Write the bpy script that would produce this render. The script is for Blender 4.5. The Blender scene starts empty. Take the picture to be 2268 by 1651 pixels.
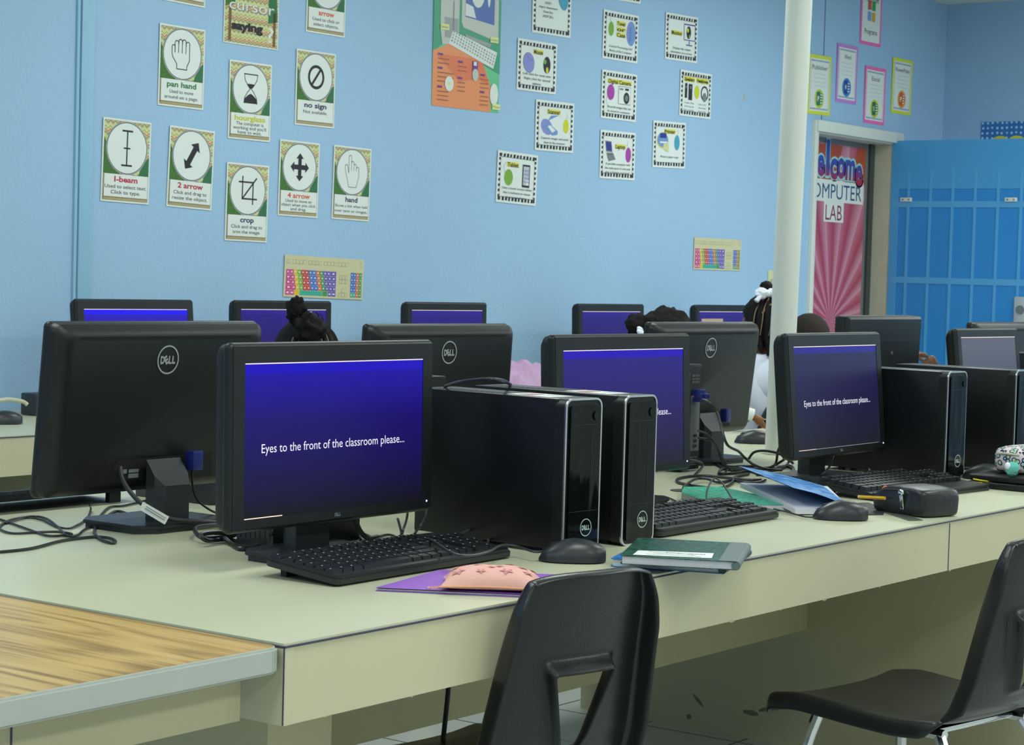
import bpy, bmesh, math, random
from mathutils import Vector, Matrix, noise
random.seed(4)
PI = math.pi
R = math.radians
scn = bpy.context.scene
COL = scn.collection
# ------------------------------------------------------------------ camera, world, lamps, exposure
cam_d = bpy.data.cameras.new('camera'); cam = bpy.data.objects.new('camera', cam_d); COL.objects.link(cam)
YAW, PIT, ROL = R(36.679), R(2.749), R(1.612)
fw = Vector((math.cos(YAW)*math.cos(PIT), math.sin(YAW)*math.cos(PIT), -math.sin(PIT)))
rt = fw.cross(Vector((0, 0, 1))).normalized(); up = rt.cross(fw)
rt2 = rt*math.cos(ROL)+up*math.sin(ROL); up2 = up*math.cos(ROL)-rt*math.sin(ROL)
m = Matrix((rt2, up2, -fw)).transposed().to_4x4(); m.translation = Vector((-1.8994, -1.7657, 1.22))
cam.matrix_world = m
cam_d.sensor_fit = 'HORIZONTAL'; cam_d.sensor_width = 36; cam_d.lens = 4494/2268*36
cam_d.clip_start = .05; cam_d.clip_end = 60
cam_d.dof.use_dof = True; cam_d.dof.focus_distance = 3.7; cam_d.dof.aperture_fstop = 26.0
scn.camera = cam
scn.view_settings.view_transform = 'Standard'; scn.view_settings.look = 'None'
scn.view_settings.gamma = 1; scn.view_settings.use_curve_mapping = False
scn.view_settings.exposure = 0.0
w = bpy.data.worlds.new('room_air'); scn.world = w; w.use_nodes = True
w.node_tree.nodes['Background'].inputs[0].default_value = (.8, .95, 1, 1)
w.node_tree.nodes['Background'].inputs[1].default_value = 0.3
CEIL = 2.878
LAMPS = [(-2.6, -3.0), (-2.6, -.6), (-2.6, 1.9), (.3, -3.0), (.3, -.6), (.3, 1.9), (3.2, -3.0), (3.2, -.6), (3.2, 1.9), (6.1, -3.0), (6.1, -.6), (6.1, 1.9), (8.4, -1.8), (7.95, .9), (8.3, -.6)]  # last two are unseen, added to brighten the right wall and blue door
LAMP_E = 22.5
for lx, ly in LAMPS:
    ld = bpy.data.lights.new('fluorescent_glow', 'AREA'); ld.shape = 'RECTANGLE'; ld.size = 1.16; ld.size_y = .56
    ld.energy = LAMP_E; ld.color = (.93, 1.0, .97)
    lo = bpy.data.objects.new('fluorescent_glow', ld); lo.location = (lx, ly, CEIL-.045); COL.objects.link(lo)

# ------------------------------------------------------------------ materials
MT = {}
def mat(name, col, rough=.5, metal=0., spec=.5, noise_amt=0., noise_scale=8., bump=0., bump_scale=60., emit=0., coat=0., trans=0.):
    if name in MT: return MT[name]
    mm = bpy.data.materials.new(name); mm.use_nodes = True
    nt = mm.node_tree; b = nt.nodes['Principled BSDF']
    b.inputs['Base Color'].default_value = (*col, 1); b.inputs['Roughness'].default_value = rough
    b.inputs['Metallic'].default_value = metal; b.inputs['Specular IOR Level'].default_value = spec
    if coat: b.inputs['Coat Weight'].default_value = coat; b.inputs['Coat Roughness'].default_value = .05
    if trans: b.inputs['Transmission Weight'].default_value = trans
    if emit: b.inputs['Emission Color'].default_value = (*col, 1); b.inputs['Emission Strength'].default_value = emit
    if noise_amt or bump:
        tc = nt.nodes.new('ShaderNodeTexCoord')
    if noise_amt:
        n = nt.nodes.new('ShaderNodeTexNoise'); n.inputs['Scale'].default_value = noise_scale; n.inputs['Detail'].default_value = 5
        nt.links.new(tc.outputs['Object'], n.inputs['Vector'])
        mx = nt.nodes.new('ShaderNodeMix'); mx.data_type = 'RGBA'
        mx.inputs['A'].default_value = (*[c*(1-noise_amt) for c in col], 1); mx.inputs['B'].default_value = (*[min(1, c*(1+noise_amt)) for c in col], 1)
        nt.links.new(n.outputs['Fac'], mx.inputs['Factor']); nt.links.new(mx.outputs['Result'], b.inputs['Base Color'])
    if bump:
        n2 = nt.nodes.new('ShaderNodeTexNoise'); n2.inputs['Scale'].default_value = bump_scale; n2.inputs['Detail'].default_value = 4
        nt.links.new(tc.outputs['Object'], n2.inputs['Vector'])
        bp = nt.nodes.new('ShaderNodeBump'); bp.inputs['Strength'].default_value = bump; bp.inputs['Distance'].default_value = .004
        nt.links.new(n2.outputs['Fac'], bp.inputs['Height']); nt.links.new(bp.outputs['Normal'], b.inputs['Normal'])
    MT[name] = mm; return mm
def s(r, g, b):
    f = lambda c: (c/255/12.92) if c <= 10 else ((c/255+.055)/1.055)**2.4
    return (f(r), f(g), f(b))
WALLC = s(157, 192, 225)
M_wall = mat('painted_blue_plaster', WALLC, .62, noise_amt=.05, noise_scale=1.3, bump=.35, bump_scale=80)
M_batten = mat('blue_gloss_paint', s(146, 192, 222), .4)
M_white = mat('cream_white_paint', s(216, 220, 212), .4, noise_amt=.06, noise_scale=3)
M_jamb = mat('scuffed_cream_paint', s(188, 186, 165), .45, noise_amt=.12, noise_scale=6)
M_ceil = mat('white_ceiling_tile', s(215, 220, 210), .9, bump=.3, bump_scale=120)
M_lam = mat('cream_laminate', s(196, 198, 170), .34, noise_amt=.025, noise_scale=4)
M_front = mat('cream_laminate_edge', s(207, 201, 167), .45, noise_amt=.03, noise_scale=3)
M_under = mat('drab_board', s(192, 186, 150), .6, noise_amt=.07, noise_scale=5)
M_line = mat('dark_laminate_seam', s(58, 52, 80), .6)
M_black = mat('black_textured_plastic', (.0105, .0115, .0125), .42, spec=.35, noise_amt=.1, noise_scale=30)
M_blackm = mat('black_painted_steel', (.006, .007, .0085), .38, spec=.35)
M_gloss = mat('gloss_black_plastic', (.004, .005, .0055), .06, spec=.25)
nt = M_gloss.node_tree; tc = nt.nodes.new('ShaderNodeTexCoord'); mp = nt.nodes.new('ShaderNodeMapping'); mp.inputs['Scale'].default_value = (26, 26, 5)
nz = nt.nodes.new('ShaderNodeTexNoise'); nz.inputs['Scale'].default_value = 1.0; nz.inputs['Detail'].default_value = 1; bp = nt.nodes.new('ShaderNodeBump'); bp.inputs['Strength'].default_value = .5; bp.inputs['Distance'].default_value = .006
nt.links.new(tc.outputs['Object'], mp.inputs[0]); nt.links.new(mp.outputs[0], nz.inputs['Vector']); nt.links.new(nz.outputs['Fac'], bp.inputs['Height']); nt.links.new(bp.outputs['Normal'], nt.nodes['Principled BSDF'].inputs['Normal'])
M_key = mat('black_keycap', (.011, .012, .014), .38)
M_kbody = mat('black_keyboard_case', (.014, .015, .017), .4)
M_legend = mat('white_key_print', (.55, .6, .62), .5)
M_silver = mat('silver_trim', (.62, .64, .65), .28, metal=.85)
M_badge = mat('badge_silver', (.5, .55, .56), .35, metal=.4)
M_stand = mat('dark_grey_stand_plastic', (.022, .025, .03), .36)
M_chair = mat('black_moulded_polypropylene', (.012, .0135, .0145), .3, bump=.12, bump_scale=220)
M_chrome = mat('chromed_steel', (.7, .72, .74), .14, metal=1)
M_rubber = mat('black_rubber', (.015, .015, .016), .55)
M_cable = mat('black_cable_jacket', (.016, .017, .02), .42)
M_wcable = mat('beige_cable_jacket', s(190, 190, 165), .5)
M_vga = mat('blue_connector_plastic', (.012, .022, .17), .4)
M_metalp = mat('grey_zinc_panel', (.22, .24, .25), .4, metal=.6)
M_paper = mat('white_paper', s(226, 232, 228), .6)
M_paperg = mat('page_edges', s(205, 205, 212), .7, noise_amt=.08, noise_scale=160)
M_ink = mat('black_ink', (.012, .012, .02), .6)
M_grey = mat('grey_ink', s(120, 125, 130), .6)
M_dgrey = mat('dark_grey_ink', s(84, 88, 96), .6)
M_lgrey = mat('pale_grey_ink', s(190, 196, 198), .6)
M_skin = mat('brown_skin', s(120, 78, 54), .5, noise_amt=.06)
M_skinl = mat('light_brown_skin', s(168, 114, 78), .5, noise_amt=.06)
M_hair = mat('black_hair', (.0062, .0052, .005), .7, spec=.22, noise_amt=.5, noise_scale=60, bump=1.0, bump_scale=260)
M_scalp = mat('scalp_parting', s(128, 108, 84), .7)
M_bow = mat('white_ribbon', s(232, 236, 250), .6)
M_shirt = mat('white_cotton', s(214, 222, 240), .8, bump=.3, bump_scale=40)
M_trouser = mat('navy_cotton', (.015, .02, .05), .8)
M_led = mat('power_light_blue', (.35, .45, 1), .3, emit=6)

def nodes_of(name, rough=.5):
    mm = bpy.data.materials.new(name); mm.use_nodes = True; nt = mm.node_tree; b = nt.nodes['Principled BSDF']
    b.inputs['Roughness'].default_value = rough; MT[name] = mm
    return mm, nt, b
def N(nt, kind, **kw):
    n = nt.nodes.new(kind)
    for k, v in kw.items(): setattr(n, k, v)
    return n
def math_n(nt, op, a, b=None):
    n = nt.nodes.new('ShaderNodeMath'); n.operation = op
    for i, v in enumerate((a, b)):
        if v is None: continue
        if isinstance(v, (int, float)): n.inputs[i].default_value = v
        else: nt.links.new(v, n.inputs[i])
    return n.outputs[0]
def ramp(nt, fac, stops, interp='LINEAR'):
    r = nt.nodes.new('ShaderNodeValToRGB'); r.color_ramp.interpolation = interp
    e = r.color_ramp.elements
    while len(e) < len(stops): e.new(.5)
    for i, (p, c) in enumerate(stops): e[i].position = p; e[i].color = (*c, 1)
    nt.links.new(fac, r.inputs[0]); return r.outputs[0]
# chevron paper (zigzag print)
def chevron(name, freq, cols, zig=46, amp=.0095):
    mm, nt, b = nodes_of(name, .6)
    tc = N(nt, 'ShaderNodeTexCoord'); sp = N(nt, 'ShaderNodeSeparateXYZ'); nt.links.new(tc.outputs['Object'], sp.inputs[0])
    f = math_n(nt, 'FRACT', math_n(nt, 'MULTIPLY', sp.outputs[0], zig))
    tri = math_n(nt, 'ABSOLUTE', math_n(nt, 'SUBTRACT', f, .5))
    y = math_n(nt, 'ADD', sp.outputs[2], math_n(nt, 'MULTIPLY', tri, amp*2))
    g = math_n(nt, 'FRACT', math_n(nt, 'MULTIPLY', y, freq))
    st = [(i/len(cols), c) for i, c in enumerate(cols)]
    nt.links.new(ramp(nt, g, st, 'CONSTANT'), b.inputs['Base Color']); return mm
M_chev = chevron('zigzag_print', 26, [s(222, 214, 120), s(200, 206, 190), s(205, 196, 100), s(120, 138, 130), s(214, 190, 130), s(196, 120, 96), s(222, 218, 170), s(150, 178, 120)])
M_zig = chevron('small_zigzag_print', 120, [s(206, 190, 130), s(110, 70, 60), s(214, 206, 160), s(120, 110, 70)], 110, .003)
M_grass = mat('green_leaf_print', s(62, 112, 40), .6, noise_amt=.55, noise_scale=130)
M_leaf2 = mat('dark_green_leaf_print', s(44, 110, 70), .6, noise_amt=.3, noise_scale=90)
# oak grain
M_oak, nt, b = nodes_of('oak_grain_laminate', .38)
tc = N(nt, 'ShaderNodeTexCoord'); mp = N(nt, 'ShaderNodeMapping'); mp.inputs['Scale'].default_value = (70, 2.2, 1); mp.inputs['Rotation'].default_value = (0, 0, R(4))
nt.links.new(tc.outputs['Object'], mp.inputs[0])
n1 = N(nt, 'ShaderNodeTexNoise'); n1.inputs['Scale'].default_value = 1.1; n1.inputs['Detail'].default_value = 9; n1.inputs['Distortion'].default_value = 1.2
nt.links.new(mp.outputs[0], n1.inputs['Vector'])
mp2 = N(nt, 'ShaderNodeMapping'); mp2.inputs['Scale'].default_value = (5.0, .75, 1); nt.links.new(tc.outputs['Object'], mp2.inputs[0])
n2 = N(nt, 'ShaderNodeTexNoise'); n2.inputs['Scale'].default_value = 1.4; n2.inputs['Detail'].default_value = 1; nt.links.new(mp2.outputs[0], n2.inputs['Vector'])
wv = math_n(nt, 'FRACT', math_n(nt, 'MULTIPLY', n2.outputs[0], 9))
wv = math_n(nt, 'ABSOLUTE', math_n(nt, 'SUBTRACT', wv, .5))
fc = math_n(nt, 'ADD', math_n(nt, 'MULTIPLY', n1.outputs[0], .75), math_n(nt, 'MULTIPLY', wv, .42))
nt.links.new(ramp(nt, fc, [(.30, s(140, 112, 66)), (.42, s(172, 140, 84)), (.50, s(192, 160, 100)), (.75, s(204, 174, 114))]), b.inputs['Base Color'])
# floor tiles
M_floor, nt, b = nodes_of('grey_floor_tile', .22)
tc = N(nt, 'ShaderNodeTexCoord'); br = N(nt, 'ShaderNodeTexBrick'); br.offset = 0; br.inputs['Scale'].default_value = 1
br.inputs['Brick Width'].default_value = .305; br.inputs['Row Height'].default_value = .305; br.inputs['Mortar Size'].default_value = .004
br.inputs['Color1'].default_value = (*s(196, 200, 194), 1); br.inputs['Color2'].default_value = (*s(188, 192, 188), 1); br.inputs['Mortar'].default_value = (*s(80, 80, 74), 1)
nt.links.new(tc.outputs['Object'], br.inputs['Vector']); nt.links.new(br.outputs[0], b.inputs['Base Color'])
# screens (a slide that fades from blue to near black)
def screen_mat(name, top, band, mid, bot, strength=1.0, h=.247, bandw=.07):
    mm, nt, b = nodes_of(name, .35)
    b.inputs['Base Color'].default_value = (.003, .003, .004, 1); b.inputs['Specular IOR Level'].default_value = .16
    tc = N(nt, 'ShaderNodeTexCoord'); sp = N(nt, 'ShaderNodeSeparateXYZ'); nt.links.new(tc.outputs['Object'], sp.inputs[0])
    v = math_n(nt, 'ADD', math_n(nt, 'DIVIDE', sp.outputs[2], h), .5)
    c = ramp(nt, v, [(0, bot), (.25, tuple(.6*a+.4*d for a, d in zip(bot, mid))), (.62, mid), (1-bandw-.004, band), (1-bandw, top), (1, top)])
    nt.links.new(c, b.inputs['Emission Color']); b.inputs['Emission Strength'].default_value = strength
    return mm
SCR = {
 'a': screen_mat('screen_blue', s(26, 2, 190), s(26, 6, 164), s(24, 12, 110), s(20, 20, 24), 1.0),
 'b': screen_mat('screen_indigo', s(36, 14, 180), s(42, 34, 128), s(40, 30, 108), s(34, 30, 46), 1.0),
 'c': screen_mat('screen_dim_indigo', s(44, 36, 140), s(40, 42, 84), s(32, 28, 74), s(30, 32, 42), 1.0),
 'd': screen_mat('screen_bright_blue', s(34, 20, 240), s(40, 26, 190), s(38, 26, 150), s(30, 26, 60), 1.0),
 'e': screen_mat('screen_violet', s(48, 36, 140), s(44, 34, 128), s(40, 32, 112), s(34, 30, 60), 1.0),
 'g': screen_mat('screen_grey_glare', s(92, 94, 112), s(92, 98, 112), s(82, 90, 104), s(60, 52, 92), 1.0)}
M_slide = mat('slide_lettering', (.55, .53, .62), .5, emit=.9)
M_sline = mat('slide_edge_line', (.75, .6, .5), .5, emit=.8)

# ------------------------------------------------------------------ mesh helpers
class MB:
    def __init__(self, M=None):
        self.bm = bmesh.new(); self.mats = []; self.M = M or Matrix.Identity(4)
    def mi(self, mt):
        if mt not in self.mats: self.mats.append(mt)
        return self.mats.index(mt)
    def add(self, verts, faces, mt, M=None, smooth=False):
        T = self.M @ M if M is not None else self.M
        vs = [self.bm.verts.new(T @ Vector(v)) for v in verts]; i = self.mi(mt)
        for f in faces:
            try:
                fc = self.bm.faces.new([vs[k] for k in f]); fc.material_index = i; fc.smooth = smooth
            except ValueError: pass
        return vs
    def box(self, c, d, mt, bev=0., seg=2, M=None, smooth=False):
        t = bmesh.new(); bmesh.ops.create_cube(t, size=1)
        for v in t.verts: v.co = Vector((v.co.x*d[0], v.co.y*d[1], v.co.z*d[2]))
        if bev > 0: bmesh.ops.bevel(t, geom=list(t.edges), offset=bev, segments=seg, profile=.6, affect='EDGES')
        self.merge(t, mt, Matrix.Translation(c) if M is None else M @ Matrix.Translation(c), smooth or bev > 0)
    def merge(self, t, mt, M=None, smooth=False):
        t.verts.index_update(); t.faces.ensure_lookup_table()
        self.add([v.co[:] for v in t.verts], [[v.index for v in f.verts] for f in t.faces], mt, M, smooth); t.free()
    def prism(self, pts, z0, z1, mt, M=None, smooth=False, bev=0.):
        """pts: outline in xy, extruded from z0 to z1"""
        t = bmesh.new(); vs = [t.verts.new((p[0], p[1], z0)) for p in pts]; f = t.faces.new(vs)
        e = bmesh.ops.extrude_face_region(t, geom=[f]); 
        for v in e['geom']:
            if isinstance(v, bmesh.types.BMVert): v.co.z = z1
        bmesh.ops.recalc_face_normals(t, faces=list(t.faces))
        if bev: bmesh.ops.bevel(t, geom=list(t.edges), offset=bev, segments=2, affect='EDGES')
        self.merge(t, mt, M, smooth or bev > 0)
    def cyl(self, a, b, r, mt, r2=None, n=20, smooth=True):
        a = Vector(a); b = Vector(b); r2 = r if r2 is None else r2
        d = (b-a); q = d.to_track_quat('Z', 'Y').to_matrix(); V = []; F = []
        for k in range(n):
            t = 2*PI*k/n; V.append(a+q@Vector((r*math.cos(t), r*math.sin(t), 0)))
        for k in range(n):
            t = 2*PI*k/n; V.append(b+q@Vector((r2*math.cos(t), r2*math.sin(t), 0)))
        F = [[k, (k+1) % n, n+(k+1) % n, n+k] for k in range(n)]
        self.add(V, F, mt, None, smooth); self.add(V[:n], [list(range(n))[::-1]], mt); self.add(V[n:], [list(range(n))], mt)
    def tube(self, pts, r, mt, n=8, sub=6, closed=False):
        P = [Vector(p) for p in pts]; Q = []
        L = len(P)
        for i in range(L-1):
            p0 = P[max(i-1, 0)]; p1 = P[i]; p2 = P[i+1]; p3 = P[min(i+2, L-1)]
            for k in range(sub):
                t = k/sub
                Q.append(.5*((2*p1)+(-p0+p2)*t+(2*p0-5*p1+4*p2-p3)*t*t+(-p0+3*p1-3*p2+p3)*t*t*t))
        Q.append(P[-1]); V = []; F = []; prev = None
        for i, q in enumerate(Q):
            d = (Q[min(i+1, len(Q)-1)]-Q[max(i-1, 0)])
            if d.length < 1e-7: d = Vector((1, 0, 0))
            d.normalize()
            if prev is None: a = d.orthogonal().normalized()
            else:
                a = prev-d*prev.dot(d)
                a = a.normalized() if a.length > 1e-6 else d.orthogonal().normalized()
            prev = a; bb = d.cross(a)
            rr = r(i/(len(Q)-1)) if callable(r) else r
            for k in range(n):
                t = 2*PI*k/n; V.append(q+a*(rr*math.cos(t))+bb*(rr*math.sin(t)))
        for i in range(len(Q)-1):
            for k in range(n): F.append([i*n+k, i*n+(k+1) % n, (i+1)*n+(k+1) % n, (i+1)*n+k])
        F.append(list(range(n))[::-1]); F.append([(len(Q)-1)*n+k for k in range(n)])
        self.add(V, F, mt, None, True)
    def ball(self, c, rad, mt, M=None, u=16, v=10, rough=0., fr=6., cut=None):
        t = bmesh.new(); bmesh.ops.create_uvsphere(t, u_segments=u, v_segments=v, radius=1)
        if cut is not None: bmesh.ops.delete(t, geom=[q for q in t.verts if cut(q.co)], context='VERTS')
        for q in t.verts:
            k = 1+rough*noise.noise(q.co*fr) if rough else 1
            q.co = Vector((q.co.x*rad[0]*k, q.co.y*rad[1]*k, q.co.z*rad[2]*k))
        self.merge(t, mt, Matrix.Translation(c) @ (M or Matrix.Identity(4)), True)
    def poly_x(self, X, cy, cz, ry, rz, rot, mt):
        P = []
        for k in range(14):
            a = 2*PI*k/14; q = 1+.35*noise.noise(Vector((cy*9+math.cos(a)*2, cz*9+math.sin(a)*2, 3))); u, v = ry*math.cos(a)*q, rz*math.sin(a)*q
            P.append((X, cy+u*math.cos(rot)-v*math.sin(rot), cz+u*math.sin(rot)+v*math.cos(rot)))
        self.add(P, [list(range(14))], mt)
    def build(self, name, parent=None, loc=None, rot=None, sharp=35):
        me = bpy.data.meshes.new(name); self.bm.normal_update(); self.bm.to_mesh(me); self.bm.free()
        for mt in self.mats: me.materials.append(mt)
        try: me.set_sharp_from_angle(angle=R(sharp))
        except Exception: pass
        o = bpy.data.objects.new(name, me); COL.objects.link(o)
        if parent: o.parent = parent
        if loc: o.location = loc
        if rot: o.rotation_euler = rot
        return o
def tag(o, label=None, cat=None, group=None, kind=None):
    if label: o['label'] = label
    if cat: o['category'] = cat
    if group: o['group'] = group
    if kind: o['kind'] = kind
    return o
def thing(name, label, cat, loc=(0, 0, 0), rz=0, group=None):
    o = bpy.data.objects.new(name, None); COL.objects.link(o); o.location = loc; o.rotation_euler = (0, 0, rz)
    o.empty_display_size = .05
    return tag(o, label, cat, group)
def copy_tree(o, parent=None, loc=None, rz=None, label=None, group=None):
    c = o.copy(); COL.objects.link(c)
    if parent: c.parent = parent
    if loc is not None: c.location = loc
    if rz is not None: c.rotation_euler = (0, 0, rz)
    if label: c['label'] = label
    if group: c['group'] = group
    for ch in o.children: copy_tree(ch, c)
    return c
def struct(o): o['kind'] = 'structure'; return o
# lettering: 2D glyph meshes from the built-in typeface
_tc = {}
def glyphs(st, bold=0., sp=1.):
    k = (st, bold, sp)
    if k in _tc: return _tc[k]
    cu = bpy.data.curves.new('t', 'FONT'); cu.body = st; cu.size = 1; cu.offset = bold; cu.resolution_u = 3; cu.fill_mode = 'FRONT'; cu.space_character = sp
    ob = bpy.data.objects.new('t', cu); me = bpy.data.meshes.new_from_object(ob)
    V = [(v.co.x, v.co.y) for v in me.vertices]; F = [list(p.vertices) for p in me.polygons]
    bpy.data.objects.remove(ob); bpy.data.curves.remove(cu); bpy.data.meshes.remove(me)
    _tc[k] = (V, F); return V, F
class Print(MB):
    """flat print in the local X-Z plane, facing -Y; layer n lies a hair in front of layer n-1"""
    step = .00035
    def y(s_, l): return -l*s_.step
    def poly(self, pts, mt, l=1): self.add([(p[0], self.y(l), p[1]) for p in pts], [list(range(len(pts)))], mt)
    def rect(self, x0, z0, x1, z1, mt, l=1): self.poly([(x0, z0), (x1, z0), (x1, z1), (x0, z1)], mt, l)
    def ell(self, cx, cz, rx, rz, mt, l=1, n=40, rot=0):
        self.poly([(cx+rx*math.cos(t)*math.cos(rot)-rz*math.sin(t)*math.sin(rot), cz+rx*math.cos(t)*math.sin(rot)+rz*math.sin(t)*math.cos(rot)) for t in [2*PI*k/n for k in range(n)]], mt, l)
    def ring(self, cx, cz, rx, rz, wd, mt, l=1, n=48):
        V = []
        for k in range(n):
            t = 2*PI*k/n; V += [(cx+rx*math.cos(t), self.y(l), cz+rz*math.sin(t)), (cx+(rx-wd)*math.cos(t), self.y(l), cz+(rz-wd)*math.sin(t))]
        self.add(V, [[2*k, 2*((k+1) % n), 2*((k+1) % n)+1, 2*k+1] for k in range(n)], mt)
    def stroke(self, pts, wd, mt, l=1, closed=False):
        P = [Vector(p) for p in pts]
        if closed: P.append(P[0])
        for a, b in zip(P[:-1], P[1:]):
            d = b-a
            if d.length < 1e-6: continue
            d.normalize(); n = Vector((-d.y, d.x))*wd/2; e = d*wd*.4
            self.poly([tuple(a-e-n), tuple(b+e-n), tuple(b+e+n), tuple(a-e+n)], mt, l)
    def text(self, st, cx, cz, h, mt, l=2, wd=None, bold=0., align='C', rot=0., sp=1.):
        V, F = glyphs(st, bold, sp)
        if not V: return
        x0 = min(v[0] for v in V); x1 = max(v[0] for v in V)
        sz = h/.73; sx = sz if wd is None else wd/(x1-x0)
        ox = -(x0+x1)/2*sx if align == 'C' else -x0*sx
        c, s_ = math.cos(rot), math.sin(rot); out = []
        for v in V:
            a = v[0]*sx+ox; b_ = v[1]*sz-h*.5
            out.append((cx+a*c-b_*s_, self.y(l), cz+a*s_+b_*c))
        self.add(out, F, mt)

# ------------------------------------------------------------------ the room
YW = 3.404; XR = 9.216; XL = -4.2; YF = -4.4
o = MB(); o.box(((XL+XR)/2, (YF+4.2)/2, -.05), (XR-XL+.2, 4.2-YF, .1), M_floor); struct(o.build('floor'))
o = MB(); o.box(((XL+XR)/2, (YF+YW)/2, CEIL+.05), (XR-XL+.2, YW-YF+.2, .1), M_ceil)
for k in range(1, 22): o.box((XL+k*.61, (YF+YW)/2, CEIL-.002), (.02, YW-YF, .004), M_white)
for k in range(1, 12): o.box(((XL+XR)/2, YF+k*.61, CEIL-.0025), (XR-XL, .02, .003), M_white)
struct(o.build('ceiling'))
DX0, DX1, DZ = 7.667, 8.56, 2.03
o = MB()
o.box(((XL+DX0-.03)/2, YW+.08, CEIL/2), (DX0-.03-XL, .16, CEIL), M_wall)
o.box(((DX1+.03+XR)/2+.05, YW+.08, CEIL/2), (XR-DX1-.03+.1, .16, CEIL), M_wall)
o.box(((DX0+DX1)/2, YW+.08, (CEIL+DZ+.03)/2), (DX1-DX0+.06, .16, CEIL-DZ-.03), M_wall)
struct(o.build('wall_back'))
o = MB(); o.box((XR+.05, (YF+YW)/2, CEIL/2), (.1, YW-YF, CEIL), M_wall); struct(o.build('wall_right'))
o = MB(); o.box((XL-.05, (YF+YW)/2, CEIL/2), (.1, YW-YF, CEIL), M_wall); struct(o.build('wall_left'))
o = MB(); o.box(((XL+XR)/2, YF-.05, CEIL/2), (XR-XL, .1, CEIL), mat('pale_wall_paint', s(206, 210, 208), .7)); struct(o.build('wall_front'))
o = MB(); o.box((2.640, YW-.007, CEIL/2+.37), (.054, .014, CEIL-.74), M_batten, .003); o.box((2.604, YW-.004, CEIL/2+.37), (.012, .008, CEIL-.74), M_batten); struct(o.build('trim_1'))
# thin seam up the wall above the doorway
o = MB(); o.box((7.72, YW-.001, (CEIL+2.09)/2), (.004, .002, CEIL-2.09), mat('dark_gap', (.05, .06, .07), .8)); struct(o.build('trim_2'))
# doorway frame, inner door
o = MB()
o.box((DX0-.02, YW+.05, (DZ+.05)/2), (.04, .14, DZ+.05), M_white, .004)
o.box((DX1+.04, YW-.01, (DZ+.05)/2), (.08, .03, DZ+.05), M_jamb, .004)
o.box((DX1+.015, YW+.07, (DZ)/2), (.03, .16, DZ), M_jamb)
o.box(((DX0+DX1)/2+.03, YW-.012, DZ+.022), (DX1-DX0+.12, .04, .06), M_white, .006)
o.box(((DX0+DX1)/2, YW+.06, DZ+.01), (DX1-DX0, .13, .05), M_white)
struct(o.build('trim_3'))
d1 = MB(); d1.box(((DX0+DX1)/2, YW+.135, 1.03), (DX1-DX0+.05, .04, 2.06), mat('grey_door_paint', s(112, 118, 120), .5))
d1.box((DX1-.03, YW+.11, 1.01), (.05, .02, 2.02), mat('dark_door_edge', s(60, 66, 68), .5)); struct(d1.build('door_1'))
# open blue door leaf, swung square to the wall
M_bd = mat('bright_blue_door_paint', s(44, 138, 212), .35, noise_amt=.05, noise_scale=2)
M_bl = mat('pale_blue_door_stripe', s(84, 164, 218), .4)
M_bm = mat('mid_blue_reflection_and_edge', s(74, 158, 216), .4)
bd = MB(); bd.box((8.585, YW-.46, 1.02), (.045, .88, 2.03), M_bd)
bd.box((8.561, YW-.46, 1.90), (.004, .88, .27), M_bm); bd.box((8.561, YW-.03, 1.02), (.0045, .05, 2.03), M_bm)  # paler top zone: wall reflection put into the colour; same tone on hinge edge
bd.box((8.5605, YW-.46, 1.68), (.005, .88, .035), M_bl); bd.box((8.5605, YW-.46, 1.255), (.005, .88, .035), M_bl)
for k in range(7): bd.box((8.5595, YW-.115-k*.133, .95), (.004, .016, 1.85), M_bl)  # paler vertical stripes down the leaf
door2 = bd.build('door_2'); struct(door2)
bk = MB(); bk.box((8.554, 2.60, 1.045), (.012, .075, .27), mat('satin_steel_plate', (.55, .57, .56), .35, metal=.5), .004); bk.cyl((8.55, 2.62, 1.0), (8.50, 2.62, 1.0), .014, M_silver)
bk.ball((8.49, 2.62, 1.0), (.026, .03, .03), mat('brass_knob', (.5, .42, .12), .25, metal=.9)); bk.cyl((8.549, 2.60, 1.11), (8.54, 2.60, 1.11), .024, M_metalp)
bk.build('door_knob', door2)
for yy in (3.30, 2.68):
    c_ = MB(); c_.box((8.553, yy, 1.705), (.01, .07, .022), M_white, .003)
    for q in (-.018, .018): c_.cyl((8.549, yy+q, 1.705), (8.5455, yy+q, 1.705), .005, M_grey)
    c_.build('door_clip', door2)
# bulletin border on the right wall
pb = MB()
Mdot, nt, b = nodes_of('blue_dotted_border', .5)
tc = N(nt, 'ShaderNodeTexCoord'); vo = N(nt, 'ShaderNodeTexVoronoi'); vo.inputs['Scale'].default_value = 34; vo.inputs['Randomness'].default_value = .15
nt.links.new(tc.outputs['Object'], vo.inputs['Vector'])
nt.links.new(ramp(nt, vo.outputs['Distance'], [(0, s(190, 215, 235)), (.24, s(190, 215, 235)), (.27, s(40, 118, 186))]), b.inputs['Base Color'])
pb.box((XR-.003, 2.66, 2.12), (.004, 1.0, .13), Mdot)
M_yel = mat('yellow_scallop_card', s(212, 212, 60), .6)
for k in range(8): pb.ball((XR-.0055, 3.04-k*.10, 2.065), (.0015, .056, .038), M_yel)
pb.box((XR-.0057, 2.60, 2.05), (.002, .93, .03), M_yel)
pb.box((XR-.004, 2.58, 1.6), (.004, .96, .88), mat('blue_bulletin_paper', s(60, 130, 190), .6))
tag(pb.build('bulletin_board'), 'blue dotted bulletin border with yellow scallops on the wall above the open blue door', 'bulletin board')
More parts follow.
